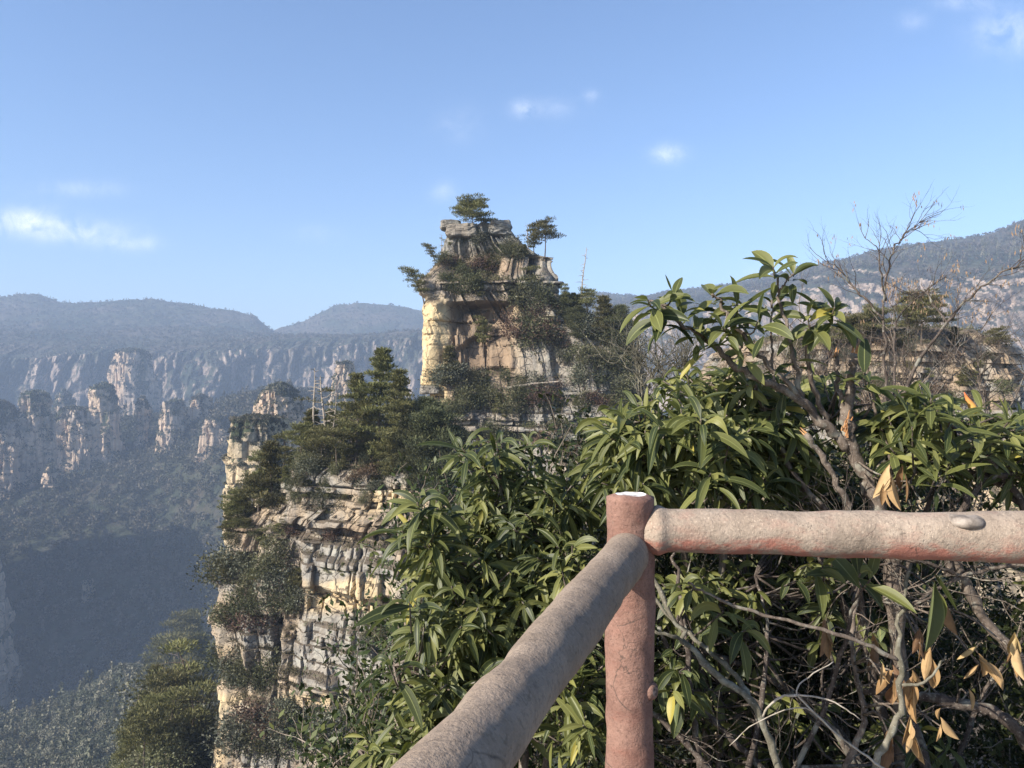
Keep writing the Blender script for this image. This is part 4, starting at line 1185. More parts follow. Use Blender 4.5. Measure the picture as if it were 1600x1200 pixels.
# conifers along the crest lines
for Vs, k0, n, sz, nm in ((VL1, -8, 200, (2.5, 6), 'conifers along the hazy crest'), (VR, 62, 500, (4, 8), 'dark conifers along the rim of the pale cliffs')):
    r = np.random.default_rng(n); rows_ = r.integers(k0 - 2, k0 + 2, n) if k0 < 0 else r.integers(k0 - 2, k0 + 22, n); cols_ = r.integers(0, Vs.shape[1], n)
    A = Vs[rows_, cols_] + r.normal(size=(n, 3)) * np.array([4, 4, 0]); forest('forest', A, r.uniform(*sz, n), cp_con, M['wood'], nm, 11)
# wooded caps and flanks of the far pillars
for q, o in enumerate(far_pillars + [midp, wl]):
    V, Q = ROCKS[o.name]
    a, b, c_, d_ = V[Q[:, 0]], V[Q[:, 1]], V[Q[:, 2]], V[Q[:, 3]]
    N = np.cross(c_ - a, d_ - b); ar = np.linalg.norm(N, axis=1); nz = N[:, 2] / np.maximum(ar, 1e-9)
    sh_ = N[:, 0] / np.maximum(ar, 1e-9)            # dark trees left off sunward sides, building sunlit contrast into the cover
    veg = fbm(a[:, 0] / 22, a[:, 1] / 22, a[:, 2] / 40, 3, 700 + q)
    wgt = ar * (np.clip(nz * 1.6 - .25, 0, 1) + .12 * (sh_ > .15) * (veg > -.1) + .07 * (veg > .15) * (sh_ > -.6))
    wgt[a[:, 1] > a[:, 1].mean() + .3 * np.ptp(a[:, 1])] *= .2
    r = np.random.default_rng(800 + q); Ysc = a[:, 1].mean() / 1000; n = int(min(700, 50 + wgt.sum() / (20 * Ysc ** 2 + .5)))
    k = r.choice(len(Q), n, p=wgt / wgt.sum())
    A = a[k] + (c_[k] - a[k]) * r.random((n, 1)); A[:, 2] -= 2.0 * Ysc
    forest('forest', A, r.uniform(2.4, 5.0, n) * max(.35, Ysc), cp_far if Ysc > .4 else cp_mid, M['wood'], f'trees cloaking the {o["label"]}', 900 + q)

# undergrowth on near ledges: wherever the rock is flat enough
M['brush'] = mat_leafcard('ledge_brush', (.03, .028, .016), (.085, .075, .04), (.16, .135, .075), .25, .8)


def brush(o, n, size, label, seed, ymax, mask=None):
    V, Q = ROCKS[o.name]
    a, b, c_, d_ = V[Q[:, 0]], V[Q[:, 1]], V[Q[:, 2]], V[Q[:, 3]]
    N = np.cross(c_ - a, d_ - b); ar = np.linalg.norm(N, axis=1); nz = N[:, 2] / np.maximum(ar, 1e-9)
    veg = fbm(a[:, 0] / 5, a[:, 1] / 5, a[:, 2] / 5, 3, seed)
    wgt = ar * (np.clip(nz * 2 - .7, 0, 1) * np.clip(.6 + veg * 2, 0.05, 1.3) + .10 * (veg > .18)) * (a[:, 1] < ymax)
    if mask is not None: wgt = wgt * mask(800 + F * a[:, 0] / a[:, 1], 600 - F * (a[:, 2] - CAMZ) / a[:, 1], nz)
    r = np.random.default_rng(seed); k = r.choice(len(Q), n, p=wgt / wgt.sum())
    C = a[k] + (c_[k] - a[k]) * r.random((n, 1))
    g = Geo(); m_ = 26; g_r = r.uniform(.25, .75, n)
    CC = np.repeat(C, m_, 0); s = np.repeat(size * r.uniform(.4, 1.3, n), m_)
    off = r.normal(size=(n * m_, 3)) * s[:, None] * np.array([.5, .5, .35]); off[:, 2] = np.abs(off[:, 2])
    D = norm(off / s[:, None] + np.array([0, 0, .5]) + r.normal(size=(n * m_, 3)) * .4)
    V2, Q2 = cards(CC + off * .8, D, rdir(n * m_, r), s * r.uniform(.25, .6, n * m_), s * .16)
    g.add(V2, Q2, rnd=np.repeat(np.clip(np.repeat(g_r, m_) + r.normal(size=n * m_) * .15, 0, 1), 4))
    tag(g.obj('undergrowth', [M['brush']]), label, 'undergrowth', kind='stuff')


def veg_main(px, py, nz):
    w_ = .15 + 1.0 * box(py, 376, 470, 12) * box(px, 690, 790, 20) + 1.4 * sstep(0, 60, (px - 800) - (470 - py) * .0) * (py > 470) * (px > 830) + 1.2 * box(py, 585, 660, 16) + .7 * (py > 660)
    return w_ * (1 - .9 * box(py, 465, 590, 8) * box(px, 650, 820, 8))


brush(main, 5200, .8, 'dry brush and grass on the ledges of the tall pillar', 51, 128, veg_main)
brush(near, 5200, .6, 'dry brush on the ledges of the layered cliff', 52, 100, lambda px, py, nz: .15 + .9 * (px < 465) + .8 * (py > 1110) + .8 * (py < 738))
brush(ledge, 5600, .65, 'dry brush in the seams of the ledge rock', 53, 100)
# ================================================================== lookout: deck, railing
def smooth_log(P0, P1, R0, R1, seed, n=150, k=56, amp=.012, bend=.006, endround=.6, flare=0):
    r = np.random.default_rng(seed); P0, P1 = np.array(P0, float), np.array(P1, float); L = np.linalg.norm(P1 - P0); D = (P1 - P0) / L
    ref = np.array([0, 0, 1.0]) if abs(D[2]) < .9 else np.array([1.0, 0, 0]); A = norm(np.cross(D, ref)); B = np.cross(D, A)
    t = np.linspace(0, 1, n); th = np.linspace(0, 2 * np.pi, k, endpoint=False)
    s = t * L
    C = P0 + D * s[:, None] + A * (bend * 2 * fbm(s * 1.4, seed, 0, 2, seed))[:, None] + B * (bend * 2 * fbm(s * 1.4, seed + 9, 0, 2, seed))[:, None]
    R = R0 + (R1 - R0) * t
    e = R0 * endround; er = np.minimum(1, np.sqrt(np.clip(1 - (1 - np.clip(s / e, 0, 1)) ** 2, .0, 1)) * .35 + .65) * np.minimum(1, np.sqrt(np.clip(1 - (1 - np.clip((L - s) / e, 0, 1)) ** 2, 0, 1)) * .35 + .65)
    R = R * (1 + flare * np.exp(-((s - .055) / .022) ** 2))
    ct, st = np.cos(th)[None], np.sin(th)[None]
    X = C[:, None, :] + (A[None, None] * ct[..., None] + B[None, None] * st[..., None]) * R[:, None, None]
    nn = fbm(X[..., 0] * 9, X[..., 1] * 9, X[..., 2] * 9, 3, seed + 1) * amp + fbm(X[..., 0] * 3.2, X[..., 1] * 3.2, X[..., 2] * 3.2, 2, seed + 4) * amp * 1.0 + fbm(X[..., 0] * 45, X[..., 1] * 45, X[..., 2] * 45, 2, seed + 2) * amp * .12
    rad = (R * er)[:, None] + nn
    X = C[:, None, :] + (A[None, None] * ct[..., None] + B[None, None] * st[..., None]) * rad[..., None]
    return X, D, A, B


def log_obj(name, X, mats, parent, under=None, capmat=0):
    n, k = X.shape[:2]; g = Geo()
    i = np.arange(n - 1)[:, None] * k; j = np.arange(k)[None]; j2 = (j + 1) % k
    Q = np.stack([i + j, i + j2, i + k + j2, i + k + j], -1).reshape(-1, 4)
    g.add(X.reshape(-1, 3), Q)
    for ring, c0 in ((X[0], 1), (X[-1], 0)):
        c = ring.mean(0); V = [ring]; fs = (.96, .85, .6, .3)
        for f in fs:
            W = c + (ring - c) * f; W = W + fbm(W[:, 0] * 30, W[:, 1] * 30, W[:, 2] * 30, 3, 5)[:, None] * .003; V.append(W)
        V = np.concatenate(V + [c[None]]); qs = []
        for a in range(len(fs)):
            ii = np.arange(k); i2 = (ii + 1) % k
            qs.append(np.stack([a * k + ii, a * k + i2, (a + 1) * k + i2, (a + 1) * k + ii], 1))
        qs = np.concatenate(qs); T = np.stack([len(fs) * k + np.arange(k), len(fs) * k + (np.arange(k) + 1) % k, np.full(k, len(V) - 1)], 1)
        if c0: qs = qs[:, ::-1]; T = T[:, ::-1]
        g.add(V, qs, T, m=capmat if not c0 else 0)
    return g.obj(name, mats, parent, smooth=True)


def mat_conc(name, base, pale, red, redamt, speck=.5):
    """weathered painted concrete shaped like logs"""
    m = NT(name); P = m.pos
    n = m.noise(P, 7, 6, .6); c = m.ramp(n, [(.32, base), (.62, pale)])
    c = m.mix(m.rng(m.noise(P, 90, 3, .6), .52, .66, 0, .45), c, tuple(v * .45 for v in base)); c = m.mix(m.rng(m.noise(P, 16, 5, .65), .5, .7, 0, .28), c, tuple(v * .6 for v in base))
    c = m.mix(m.rng(m.noise(m.vadd(P, (3, 1, 2)), 150, 2, .5), .60, .72, 0, speck), c, tuple(min(1, v * 1.5) for v in pale))
    # paint that survives where the weather reaches least: the lower half
    lo = m.rng(m.nz, -.05, -.75, 0, 1)
    rf = m.math('MULTIPLY', m.rng(m.math('ADD', m.noise(m.vscale(P, (1, 1, 2)), 9, 6, .7), m.math('MULTIPLY', lo, .12)), .60 - redamt, .72 - redamt, 0, 1), m.rng(lo, 0, .5, redamt * 2, 1))
    c = m.mix(m.math('MULTIPLY', rf, .85), c, red)
    dk = m.rng(m.noise(m.vscale(P, (1, 1, 1)), 22, 6, .75), .62, .74, 0, .6); c = m.mix(dk, c, (.10, .075, .062))
    pit = m.n('ShaderNodeTexVoronoi'); m.l(P, pit.inputs['Vector']); pit.inputs['Scale'].default_value = 70
    pf = m.math('MULTIPLY', m.rng(pit.outputs[0], .0, .22, 1, 0), m.rng(m.noise(P, 14, 3), .5, .62, 0, 1)); c = m.mix(m.math('MULTIPLY', pf, .4), c, (.08, .06, .05))
    stn = m.rng(m.noise(m.vadd(P, (7, 3, 1)), 4.5, 7, .7), .52, .70, 0, .55); c = m.mix(stn, c, tuple(v * .42 for v in base))
    vo = m.n('ShaderNodeTexVoronoi', feature='DISTANCE_TO_EDGE'); m.l(m.vadd(m.vscale(P, (1, 1, 1)), m.vscale(m.noise(P, 9, 4), (.16, .16, .16))), vo.inputs['Vector']); vo.inputs['Scale'].default_value = 4.2
    ck = m.math('MULTIPLY', m.rng(vo.outputs[0], 0, .010, 1, 0), m.rng(m.noise(m.vadd(P, (2, 9, 4)), 3.2, 3), .50, .58, 0, 1)); c = m.mix(m.math('MULTIPLY', ck, .8), c, (.05, .04, .034))
    m.color(c); m.p.inputs['Roughness'].default_value = .88
    h = m.math('ADD', m.math('MULTIPLY', m.noise(P, 120, 4, .7), .5), m.noise(P, 30, 6, .65)); h = m.math('SUBTRACT', h, m.math('MULTIPLY', pf, .5))
    m.bump(h, .65, .007)
    return m.mat


M['c_rail'] = mat_conc('faded_rail_paint', (.245, .192, .148), (.34, .272, .213), (.33, .125, .09), .10)
M['c_diag'] = mat_conc('grey_rail_paint', (.205, .155, .115), (.27, .21, .16), (.24, .13, .10), .0, .3)
M['c_post'] = mat_conc('red_post_paint', (.165, .088, .068), (.245, .145, .112), (.22, .085, .062), .10, .25)
M['white'] = mat_simple('white_post_top', [(.34, (.20, .14, .12)), (.45, (.46, .43, .40)), (.54, (.72, .71, .69)), (.7, (.80, .80, .79))], 34, 8, .9, .4, .004, obj=False)
M['stone'] = mat_simple('deck_stone', [(.35, (.20, .18, .16)), (.55, (.30, .275, .25)), (.75, (.38, .35, .32))], 4, 8, .9, .5, .01, obj=False)

PX_, PY_ = X_of(984, 2.4), 2.4
PTOP = CAMZ + (600 - 772) / F * 2.4
dl = norm(np.array([-.416, -1.29, 0])); dr_ = norm(np.array([.995, -.094, 0]))
ZL, ZRr = CAMZ - .520, CAMZ + (600 - 829) / F * 2.4
pl2_ = np.array([PX_, PY_, 0]) + dl * 3.0; pr2_ = np.array([PX_, PY_, 0]) + dr_ * 2.9

# deck of stone, its edge along the railing
g = Geo()
c0 = np.array([PX_, PY_, 0]) - dl * .22 - dr_ * .22
a = c0 + dr_ * 6.5; b = np.array([4.5, -5, 0]); c = np.array([-3.2, -5, 0]); d_ = c0 + dl * 7.0
ring = np.array([c0, a, b, c, d_]); low = ring - np.array([0, 0, 2.6])
g.add(np.concatenate([ring, low]), [(i, i + 5, (i + 1) % 5 + 5, (i + 1) % 5) for i in range(5)], [(0, 1, 4), (1, 2, 4), (2, 3, 4), (9, 6, 5), (9, 7, 6), (9, 8, 7)])
tag(g.obj('ground', [M['stone']]), 'stone deck of the lookout', 'ground', kind='structure')

rail = empty('railing', (PX_, PY_, 0), 0, 'weathered red-brown railing of concrete logs in front of the leafy bushes', 'railing')


def part(name, X, mats, parent, capmat=0):
    X = X - np.array([PX_, PY_, 0]); return log_obj(name, X, mats, parent, capmat=capmat)


X, *_ = smooth_log((PX_ - .002, PY_, -.02), (PX_, PY_, PTOP), .078, .074, 3, amp=.009, bend=.003, endround=.10)
X[-12:, :, 2] += (.004 * fbm(X[-12:, :, 0] * 25, X[-12:, :, 1] * 25, 0, 2, 8))
post = part('post', X, [M['c_post'], M['white']], rail, capmat=1)
# knot: sawn stub of a branch on the post
kc = at(1011, 1078, 2.375); kd = norm(np.array([.74, -.66, .10]))
Xk, *_ = smooth_log(kc - kd * .045, kc + kd * .030, .062, .021, 5, n=20, k=24, amp=.010, bend=0, endround=.05)
kn = part('knot', Xk, [M['c_post'], mat_simple('knot_face', [(.35, (.05, .035, .03)), (.5, (.22, .15, .12)), (.7, (.42, .34, .29))], 60, 4, .95, .6, .004, obj=False)], post, capmat=1)
p0 = np.array([PX_, PY_, ZL]) + dl * .03
X, *_ = smooth_log(p0, np.array([pl2_[0], pl2_[1], ZL]), .066, .055, 13, n=260, k=60, amp=.0065, bend=.002, endround=.9)
part('rail', X, [M['c_diag']], rail)['label'] = 'grey rail running toward the camera'
p0 = np.array([PX_, PY_, ZRr]) + dr_ * .03
X, D_, A_, B_ = smooth_log(p0, np.array([pr2_[0], pr2_[1], ZRr]), .062, .100, 17, n=260, k=60, amp=.007, bend=.003, endround=.9, flare=.2)
rr_ = part('rail', X, [M['c_rail']], rail); rr_['label'] = 'pinkish faded rail with red paint left underneath'
kc = at(1505, 806, 2.28); kc[2] = ZRr + .0665
Xk, *_ = smooth_log(kc - np.array([0, 0, .03]), kc + np.array([0, -.002, .004]), .060, .054, 6, n=14, k=30, amp=.010, bend=0, endround=.35)
part('knot', Xk, [mat_simple('worn_knot', [(.35, (.12, .10, .085)), (.5, (.22, .185, .155)), (.7, (.31, .265, .225))], 40, 5, .95, .6, .004, obj=False)], rr_, capmat=0)
for q in (pl2_, pr2_):
    X, *_ = smooth_log((q[0], q[1], -.02), (q[0], q[1], PTOP), .077, .074, int(q[0] * 10) + 40, n=60, amp=.009, bend=.003, endround=.1); part('post', X, [M['c_post'], M['white']], rail, capmat=1)

# ================================================================== big-leaved bushes beyond the railing
m = NT('glossy_leaf')
r_ = m.attr('rnd'); la = m.attr('la'); lt = m.attr('lt')
c = m.ramp(r_, [(0, (.026, .036, .012)), (.4, (.092, .099, .028)), (.85, (.18, .176, .056)), (.94, (.17, .17, .05)), (1, (.30, .25, .05))])
veins = m.n('ShaderNodeTexWave', wave_type='BANDS'); cv = m.n('ShaderNodeCombineXYZ'); m.l(m.math('ADD', lt, m.math('MULTIPLY', la, -.07)), cv.inputs[0]); m.l(cv.outputs[0], veins.inputs[0]); veins.inputs['Scale'].default_value = 4.2
c = m.mix(m.rng(veins.outputs['Fac'] if 'Fac' in veins.outputs else veins.outputs[1], .9, 1, 0, .10), c, (.12, .15, .05))
c = m.mix(m.rng(la, .02, .10, .75, 0), c, (.22, .235, .085))
c = m.mix(m.rng(la, .86, .98, 0, .55), c, (.20, .22, .06))
under = m.mix(m.rng(la, .05, .13, 1, 0), m.mix(r_, (.12, .145, .065), (.19, .205, .085)), (.28, .28, .11))
c = m.mix(m.backf, c, under)
m.color(c); m.l(m.rng(m.backf, 0, 1, .50, .7), m.p.inputs['Roughness']); m.p.inputs['Specular IOR Level'].default_value = .30
tr = m.n('ShaderNodeBsdfTranslucent'); m.l(m.mix(.5, c, (.22, .26, .03)), tr.inputs[0]); mxs = m.n('ShaderNodeMixShader'); mxs.inputs[0].default_value = .20
m.l(m.p.outputs[0], mxs.inputs[1]); m.l(tr.outputs[0], mxs.inputs[2]); m.l(mxs.outputs[0], m.out.inputs[0])
M['leaf'] = m.mat

m = NT('withered_leaf')
r_ = m.attr('rnd'); la = m.attr('la')
c = m.ramp(r_, [(0, (.14, .08, .045)), (.4, (.34, .205, .09)), (.8, (.47, .33, .17)), (1, (.42, .33, .11))])
c = m.mix(m.rng(la, .04, .12, .6, 0), c, (.20, .11, .05)); c = m.mix(.5, c, m.ramp(m.noise(m.pos, 40, 5), [(.3, .6), (.7, 1.25)]), 'MULTIPLY')
m.color(c); m.p.inputs['Roughness'].default_value = .7
tr = m.n('ShaderNodeBsdfTranslucent'); m.l(c, tr.inputs[0]); mxs = m.n('ShaderNodeMixShader'); mxs.inputs[0].default_value = .25
m.l(m.p.outputs[0], mxs.inputs[1]); m.l(tr.outputs[0], mxs.inputs[2]); m.l(mxs.outputs[0], m.out.inputs[0])
M['deadleaf'] = m.mat


def mat_stem(name, a, b, c_):
    m = NT(name); P = m.pos
    n = m.noise(m.vscale(P, (1, 1, .5)), 38, 6, .65); c = m.ramp(n, [(.32, a), (.5, b), (.68, c_)])
    c = m.mix(m.rng(m.noise(P, 14, 4), .56, .66, 0, .5), c, (.30, .30, .25)); c = m.mix(m.rng(m.noise(P, 130, 2), .62, .7, 0, .5), c, (.40, .37, .32))
    m.color(c); m.bump(n, .8, .006); m.p.inputs['Roughness'].default_value = .85
    return m.mat


M['stem'] = mat_stem('bush_bark', (.055, .042, .034), (.115, .09, .072), (.19, .155, .125))
M['stem_dark'] = mat_stem('dark_bark', (.030, .022, .018), (.062, .048, .040), (.115, .092, .075))
M['stem_grey'] = mat_stem('greygreen_bark', (.065, .06, .042), (.115, .105, .078), (.17, .155, .12))
M['stem_pale'] = mat_stem('pale_twig', (.18, .155, .12), (.28, .245, .20), (.38, .34, .29))
M['cut'] = mat_simple('broken_wood', [(.3, (.18, .075, .03)), (.5, (.42, .21, .09)), (.7, (.56, .36, .19))], 60, 5, .9, .8, .004, (1, 1, .25), obj=False)

KL = 9
AC = np.array([-1, -.55, 0, .55, 1.0])


def leaves(g, base, d0, up, L, W, droop, rnd, twist=0, curl=.22, mat=0):
    """many lance-shaped leaves with a midrib fold; arrays over leaves"""
    n = len(base)
    if n == 0: return
    d0 = norm(d0); L = np.broadcast_to(L, (n,)); W = np.broadcast_to(W, (n,)); droop = np.broadcast_to(droop, (n,)); curl = np.broadcast_to(curl, (n,))
    t = np.linspace(0, 1, KL); P = base.copy(); out = []; dprev = d0
    Nn = norm(up - d0 * np.sum(up * d0, 1, keepdims=True))
    for k in range(KL):
        d = norm(d0 + np.array([0, 0, -1.0]) * (droop * t[k] ** 1.2)[:, None])
        if k: P = P + d * (L / (KL - 1))[:, None]
        Nk = norm(Nn - d * np.sum(Nn * d, 1, keepdims=True)); S = np.cross(d, Nk)
        x = np.clip((t[k] - .07) / .93, 0, 1); w = .05 if t[k] <= .07 else max(.02, math.sin(math.pi * min(1, x ** .82 * 1.0)) ** .8)
        w = W * .5 * w
        for a in AC:
            out.append(P + S * (w * a)[:, None] + Nk * (w * curl * (abs(a) ** 1.3) - w * .10 * (abs(a) > .9))[:, None])
    V = np.stack(out, 1).reshape(n, KL, 5, 3)
    idx = np.arange(KL * 5).reshape(KL, 5)
    q = np.stack([idx[:-1, :-1], idx[:-1, 1:], idx[1:, 1:], idx[1:, :-1]], -1).reshape(-1, 4)
    Q = (np.arange(n)[:, None, None] * KL * 5 + q[None]).reshape(-1, 4)
    la = np.broadcast_to(np.abs(AC)[None, None], (n, KL, 5)).ravel(); lt = np.broadcast_to(t[None, :, None], (n, KL, 5)).ravel()
    g.add(V.reshape(-1, 3), Q, m=mat, la=la, lt=lt, rnd=np.repeat(rnd, KL * 5))


def rosette(g, tip, D, n, L, r, droop=1.1, spread=(50, 100), W=.18, young=2, dead=False, mat=0):
    D = norm(np.asarray(D, float)); ref = np.array([0, 0, 1.0]) if abs(D[2]) < .95 else np.array([1.0, 0, 0]); A = norm(np.cross(D, ref)); B = np.cross(D, A)
    k = np.arange(n); az = k * 2.399 + r.uniform(0, 6.28) + r.normal(size=n) * .45
    f = (k + .5) / n
    al = np.radians(spread[1] - (spread[1] - spread[0]) * f + r.normal(size=n) * 15)
    rad = np.cos(az)[:, None] * A + np.sin(az)[:, None] * B
    d0 = D[None] * np.cos(al)[:, None] + rad * np.sin(al)[:, None]
    up = D[None] * np.sin(al)[:, None] - rad * np.cos(al)[:, None] + np.array([0, 0, .15]) + r.normal(size=(n, 3)) * .38
    Lk = L * r.uniform(.55, 1.15, n) * (1 - .25 * (f > .8)); base = tip[None] - D[None] * (.075 * (1 - f) ** 1.3)[:, None]
    if dead: rnd = np.clip(r.random() * .7 + r.normal(size=n) * .15, 0, 1); cu = r.uniform(.5, 1.9, n); d0 = norm(d0 + r.normal(size=(n, 3)) * .25); Lk = Lk * r.uniform(.6, 1.1, n)
    else:
        rnd = np.clip(-.05 + .62 * r.random() + r.normal(size=n) * .2, 0, .88); rnd = np.where(r.random(n) < .022, r.uniform(.9, 1, n), rnd); cu = r.uniform(.15, .85, n)
    leaves(g, base, d0, up, Lk, Lk * W * r.uniform(.85, 1.2, n), droop * r.uniform(.35, 1.45, n), rnd, curl=cu, mat=mat)


class Bush:
    def __init__(self, kind, root, label, cat, stem='stem', group=None, rootname='branch'):
        self.root = empty(kind, root, 0, label, cat, group); self.o = np.array(root, float); self.stem = M[stem]; self.br = []; self.seed = 0

    def branch(self, pts, r0, r1, stem=None, tipmat=None, name='branch', wob=.006, n=None, k=8, label=None):
        """a branch given by picture positions and distances (px, py, Y)"""
        P = np.array([at(*p) for p in pts]); n = n or max(8, 5 * len(pts)); C = catmull(P, n)
        rs = np.random.default_rng(len(self.br) + 77); C[1:-1] += rs.normal(size=(n - 2, 3)) * wob * min(1, r0 / .015)
        g = Geo(); rad = np.linspace(r0, r1, n) * (1 + .10 * rs.normal(size=n))
        V, Q, T = tube(C, rad, k); g.add(V, Q, T)
        self.br.append(dict(C=C, g=g, lf=Geo(), dl=Geo(), mat=M[stem] if stem else self.stem, name=name, cut=None, label=label, rad=rad))
        if tipmat:   # broken end: a jagged splintered tip
            cg = Geo(); d = norm(C[-1] - C[-2])
            for q in range(9):
                o_ = rs.normal(size=3) * r1 * .55; Vs, Qs, Ts = tube(np.array([C[-1] + o_ - d * .012, C[-1] + o_ * 1.1 + d * rs.uniform(.004, .03)]), np.array([r1 * .38, r1 * .10]), 5); cg.add(Vs, Qs, Ts)
            self.br[-1]['cut'] = cg
        return len(self.br) - 1

    def nearest(self, p):
        best = None
        for i, b in enumerate(self.br):
            dd = np.linalg.norm(b['C'] - p, axis=1) + .35 * np.maximum(0, b['C'][:, 2] - p[2] + .02); j = int(np.argmin(dd))
            if best is None or dd[j] < best[0]: best = (dd[j], i, j)
        return best

    def tip(self, p, D, n, L, r, twig=.0035, dead=False, droop=1.1, spread=(35, 105), W=.18, bi=None, sway=.25):
        D = norm(np.asarray(D, float))
        dist, i, j = self.nearest(p)
        if bi is not None: i = bi; j = int(np.argmin(np.linalg.norm(self.br[i]['C'] - p, axis=1))); dist = np.linalg.norm(self.br[i]['C'][j] - p)
        b = self.br[i]; s = b['C'][j]
        if dist > .01:
            m_ = s + (p - s) * .55 - D * dist * sway + np.array([0, 0, -.12 * dist]); C = catmull([s, m_, p], 8)
            V, Q, T = tube(C, np.linspace(min(twig * (1 + dist * 1.5), b['rad'][j] * .9 + .001), twig * .8, 8), 5); b['g'].add(V, Q, T)
        if n: rosette(b['dl'] if dead else b['lf'], p, D, n, L, r, droop, spread, W, dead=dead)

    def fill(self, clumps, seed, L=.18, nl=(6, 10), droop=1.15, lean=(-.25, -.45, .75), gap=.07, **k):
        """leafy twigs through ellipses of picture space with depth: (px, py, rx, ry, Y0, Y1, n)"""
        r = np.random.default_rng(seed); pts = []
        for (cx, cy_, rx, ry, Y0, Y1, n) in clumps:
            tries = 0; got = 0; n = int(n * 1.5)
            while got < n and tries < n * 12:
                tries += 1
                q = r.normal(size=3); q = q / np.linalg.norm(q) * r.random() ** .4
                Y = (Y0 + Y1) / 2 + q[1] * (Y1 - Y0) / 2; p = at(cx + q[0] * rx, cy_ + q[2] * ry, Y)
                if pts and np.min(np.linalg.norm(np.array(pts) - p, axis=1)) < gap: continue
                pts.append(p); got += 1
                D = norm(np.array([q[0] * .7, q[1] * .55, -q[2] * .55]) + np.array(lean) + r.normal(size=3) * .3)
                self.tip(p, D, int(r.integers(*nl)), L * r.uniform(.8, 1.15), r, droop=droop * r.uniform(.6, 1.3), **k)
        return self

    def build(self):
        for b in self.br:
            for gg in (b['g'], b['lf'], b['dl'], b['cut']):
                if gg is not None: gg.v = [v - self.o for v in gg.v]
            o = b['g'].obj(b['name'], [b['mat']], self.root, smooth=True)
            if b['label']: o['label'] = b['label']
            if b['lf'].n: b['lf'].obj('leaves', [M['leaf']], o, smooth=True)
            if b['dl'].n: tag(b['dl'].obj('leaves', [M['deadleaf']], o, smooth=True), 'withered tan leaves')
            if b['cut'] is not None: tag(b['cut'].obj('broken_end', [M['cut']], o), 'splintered orange wood')
        return self.root


# ---- A: bush in front of the layered cliff, beside the rail that comes to the camera
A = Bush('evergreen_bush', at(790, 1420, 3.6), 'dense big-leaved evergreen bush behind the grey rail, beside the layered cliff', 'bush')
A.branch([(790, 1420, 3.6), (770, 1200, 3.5), (740, 1000, 3.35), (700, 900, 3.2), (668, 835, 3.1), (655, 800, 3.05)], .022, .006)
A.branch([(800, 1420, 3.6), (820, 1150, 3.5), (810, 950, 3.45), (790, 820, 3.4), (780, 720, 3.4)], .022, .006)
A.branch([(810, 1420, 3.6), (860, 1150, 3.4), (880, 980, 3.35), (880, 860, 3.3), (870, 780, 3.3)], .020, .006)
A.branch([(780, 1420, 3.6), (700, 1250, 3.3), (650, 1120, 3.1), (615, 1040, 3.0)], .018, .006)
A.branch([(785, 1420, 3.6), (650, 1280, 3.4), (590, 1210, 3.2), (560, 1170, 3.1)], .014, .005)
A.branch([(805, 1420, 3.6), (890, 1250, 3.0), (905, 1130, 2.9), (900, 1040, 2.9)], .014, .005)
A.fill([(775, 722, 72, 34, 3.1, 3.7, 17), (672, 845, 42, 55, 2.85, 3.2, 15), (800, 815, 115, 55, 3.0, 3.7, 42), (880, 770, 60, 45, 3.1, 3.7, 14), (765, 915, 130, 70, 2.85, 3.6, 50), (710, 985, 75, 80, 2.75, 3.4, 34),
        (678, 1090, 62, 75, 2.7, 3.3, 24), (610, 1175, 50, 40, 2.7, 3.2, 13), (770, 1075, 120, 95, 2.8, 3.5, 34), (880, 920, 60, 100, 2.8, 3.5, 24), (900, 1090, 55, 110, 2.6, 3.2, 20), (690, 1190, 90, 50, 2.7, 3.2, 14)], 101, L=.145, droop=1.15, gap=.046, lean=(-.35, -.5, .7))
rr = np.random.default_rng(5)
for px, py, Y, n, L, dr in [(652, 785, 2.9, 11, .21, 1.7), (690, 795, 2.95, 9, .20, 1.4), (628, 830, 2.95, 8, .20, 1.6), (722, 700, 3.2, 9, .19, 1.1), (775, 690, 3.2, 9, .19, 1.0), (825, 692, 3.3, 8, .18, 1.0), (640, 940, 2.85, 9, .2, 1.5), (608, 1040, 2.75, 9, .19, 1.5)]:
    A.tip(at(px, py, Y), (-.35, -.35, .9), n, L, rr, droop=dr)
# young yellow-green shoots with small leaves between the big ones
for i in range(26):
    p = at(rr.uniform(730, 830), rr.uniform(745, 815), rr.uniform(3.4, 3.8)); A.tip(p, (rr.normal() * .3, -.2, 1), 7, .075, rr, droop=.5, W=.36, twig=.0025)
A.build()

# ---- B: drooping clump behind the post
B_ = Bush('evergreen_bush', at(1130, 1350, 3.5), 'big-leaved evergreen bush with drooping pale leaves just above the post top', 'bush')
B_.branch([(1130, 1350, 3.5), (1125, 1000, 3.4), (1135, 800, 3.3), (1120, 740, 3.25), (1105, 690, 3.2), (1085, 640, 3.2)], .020, .006)
B_.branch([(1120, 1350, 3.5), (1090, 1000, 3.4), (1060, 820, 3.3), (1030, 720, 3.2), (1000, 670, 3.2), (975, 650, 3.2)], .018, .006)
B_.branch([(1140, 1350, 3.5), (1165, 950, 3.5), (1170, 780, 3.4), (1150, 650, 3.4), (1110, 600, 3.4)], .016, .005)
B_.fill([(1065, 675, 125, 62, 2.85, 3.5, 52), (985, 695, 60, 60, 2.9, 3.4, 22), (1150, 735, 75, 45, 2.9, 3.5, 20), (1105, 605, 75, 32, 3.2, 3.7, 14), (1010, 755, 60, 32, 2.9, 3.4, 13), (945, 740, 30, 40, 3.1, 3.5, 7), (1190, 660, 50, 50, 3.2, 3.7, 13)], 102, L=.155, droop=1.2, gap=.046, lean=(-.3, -.5, .75))
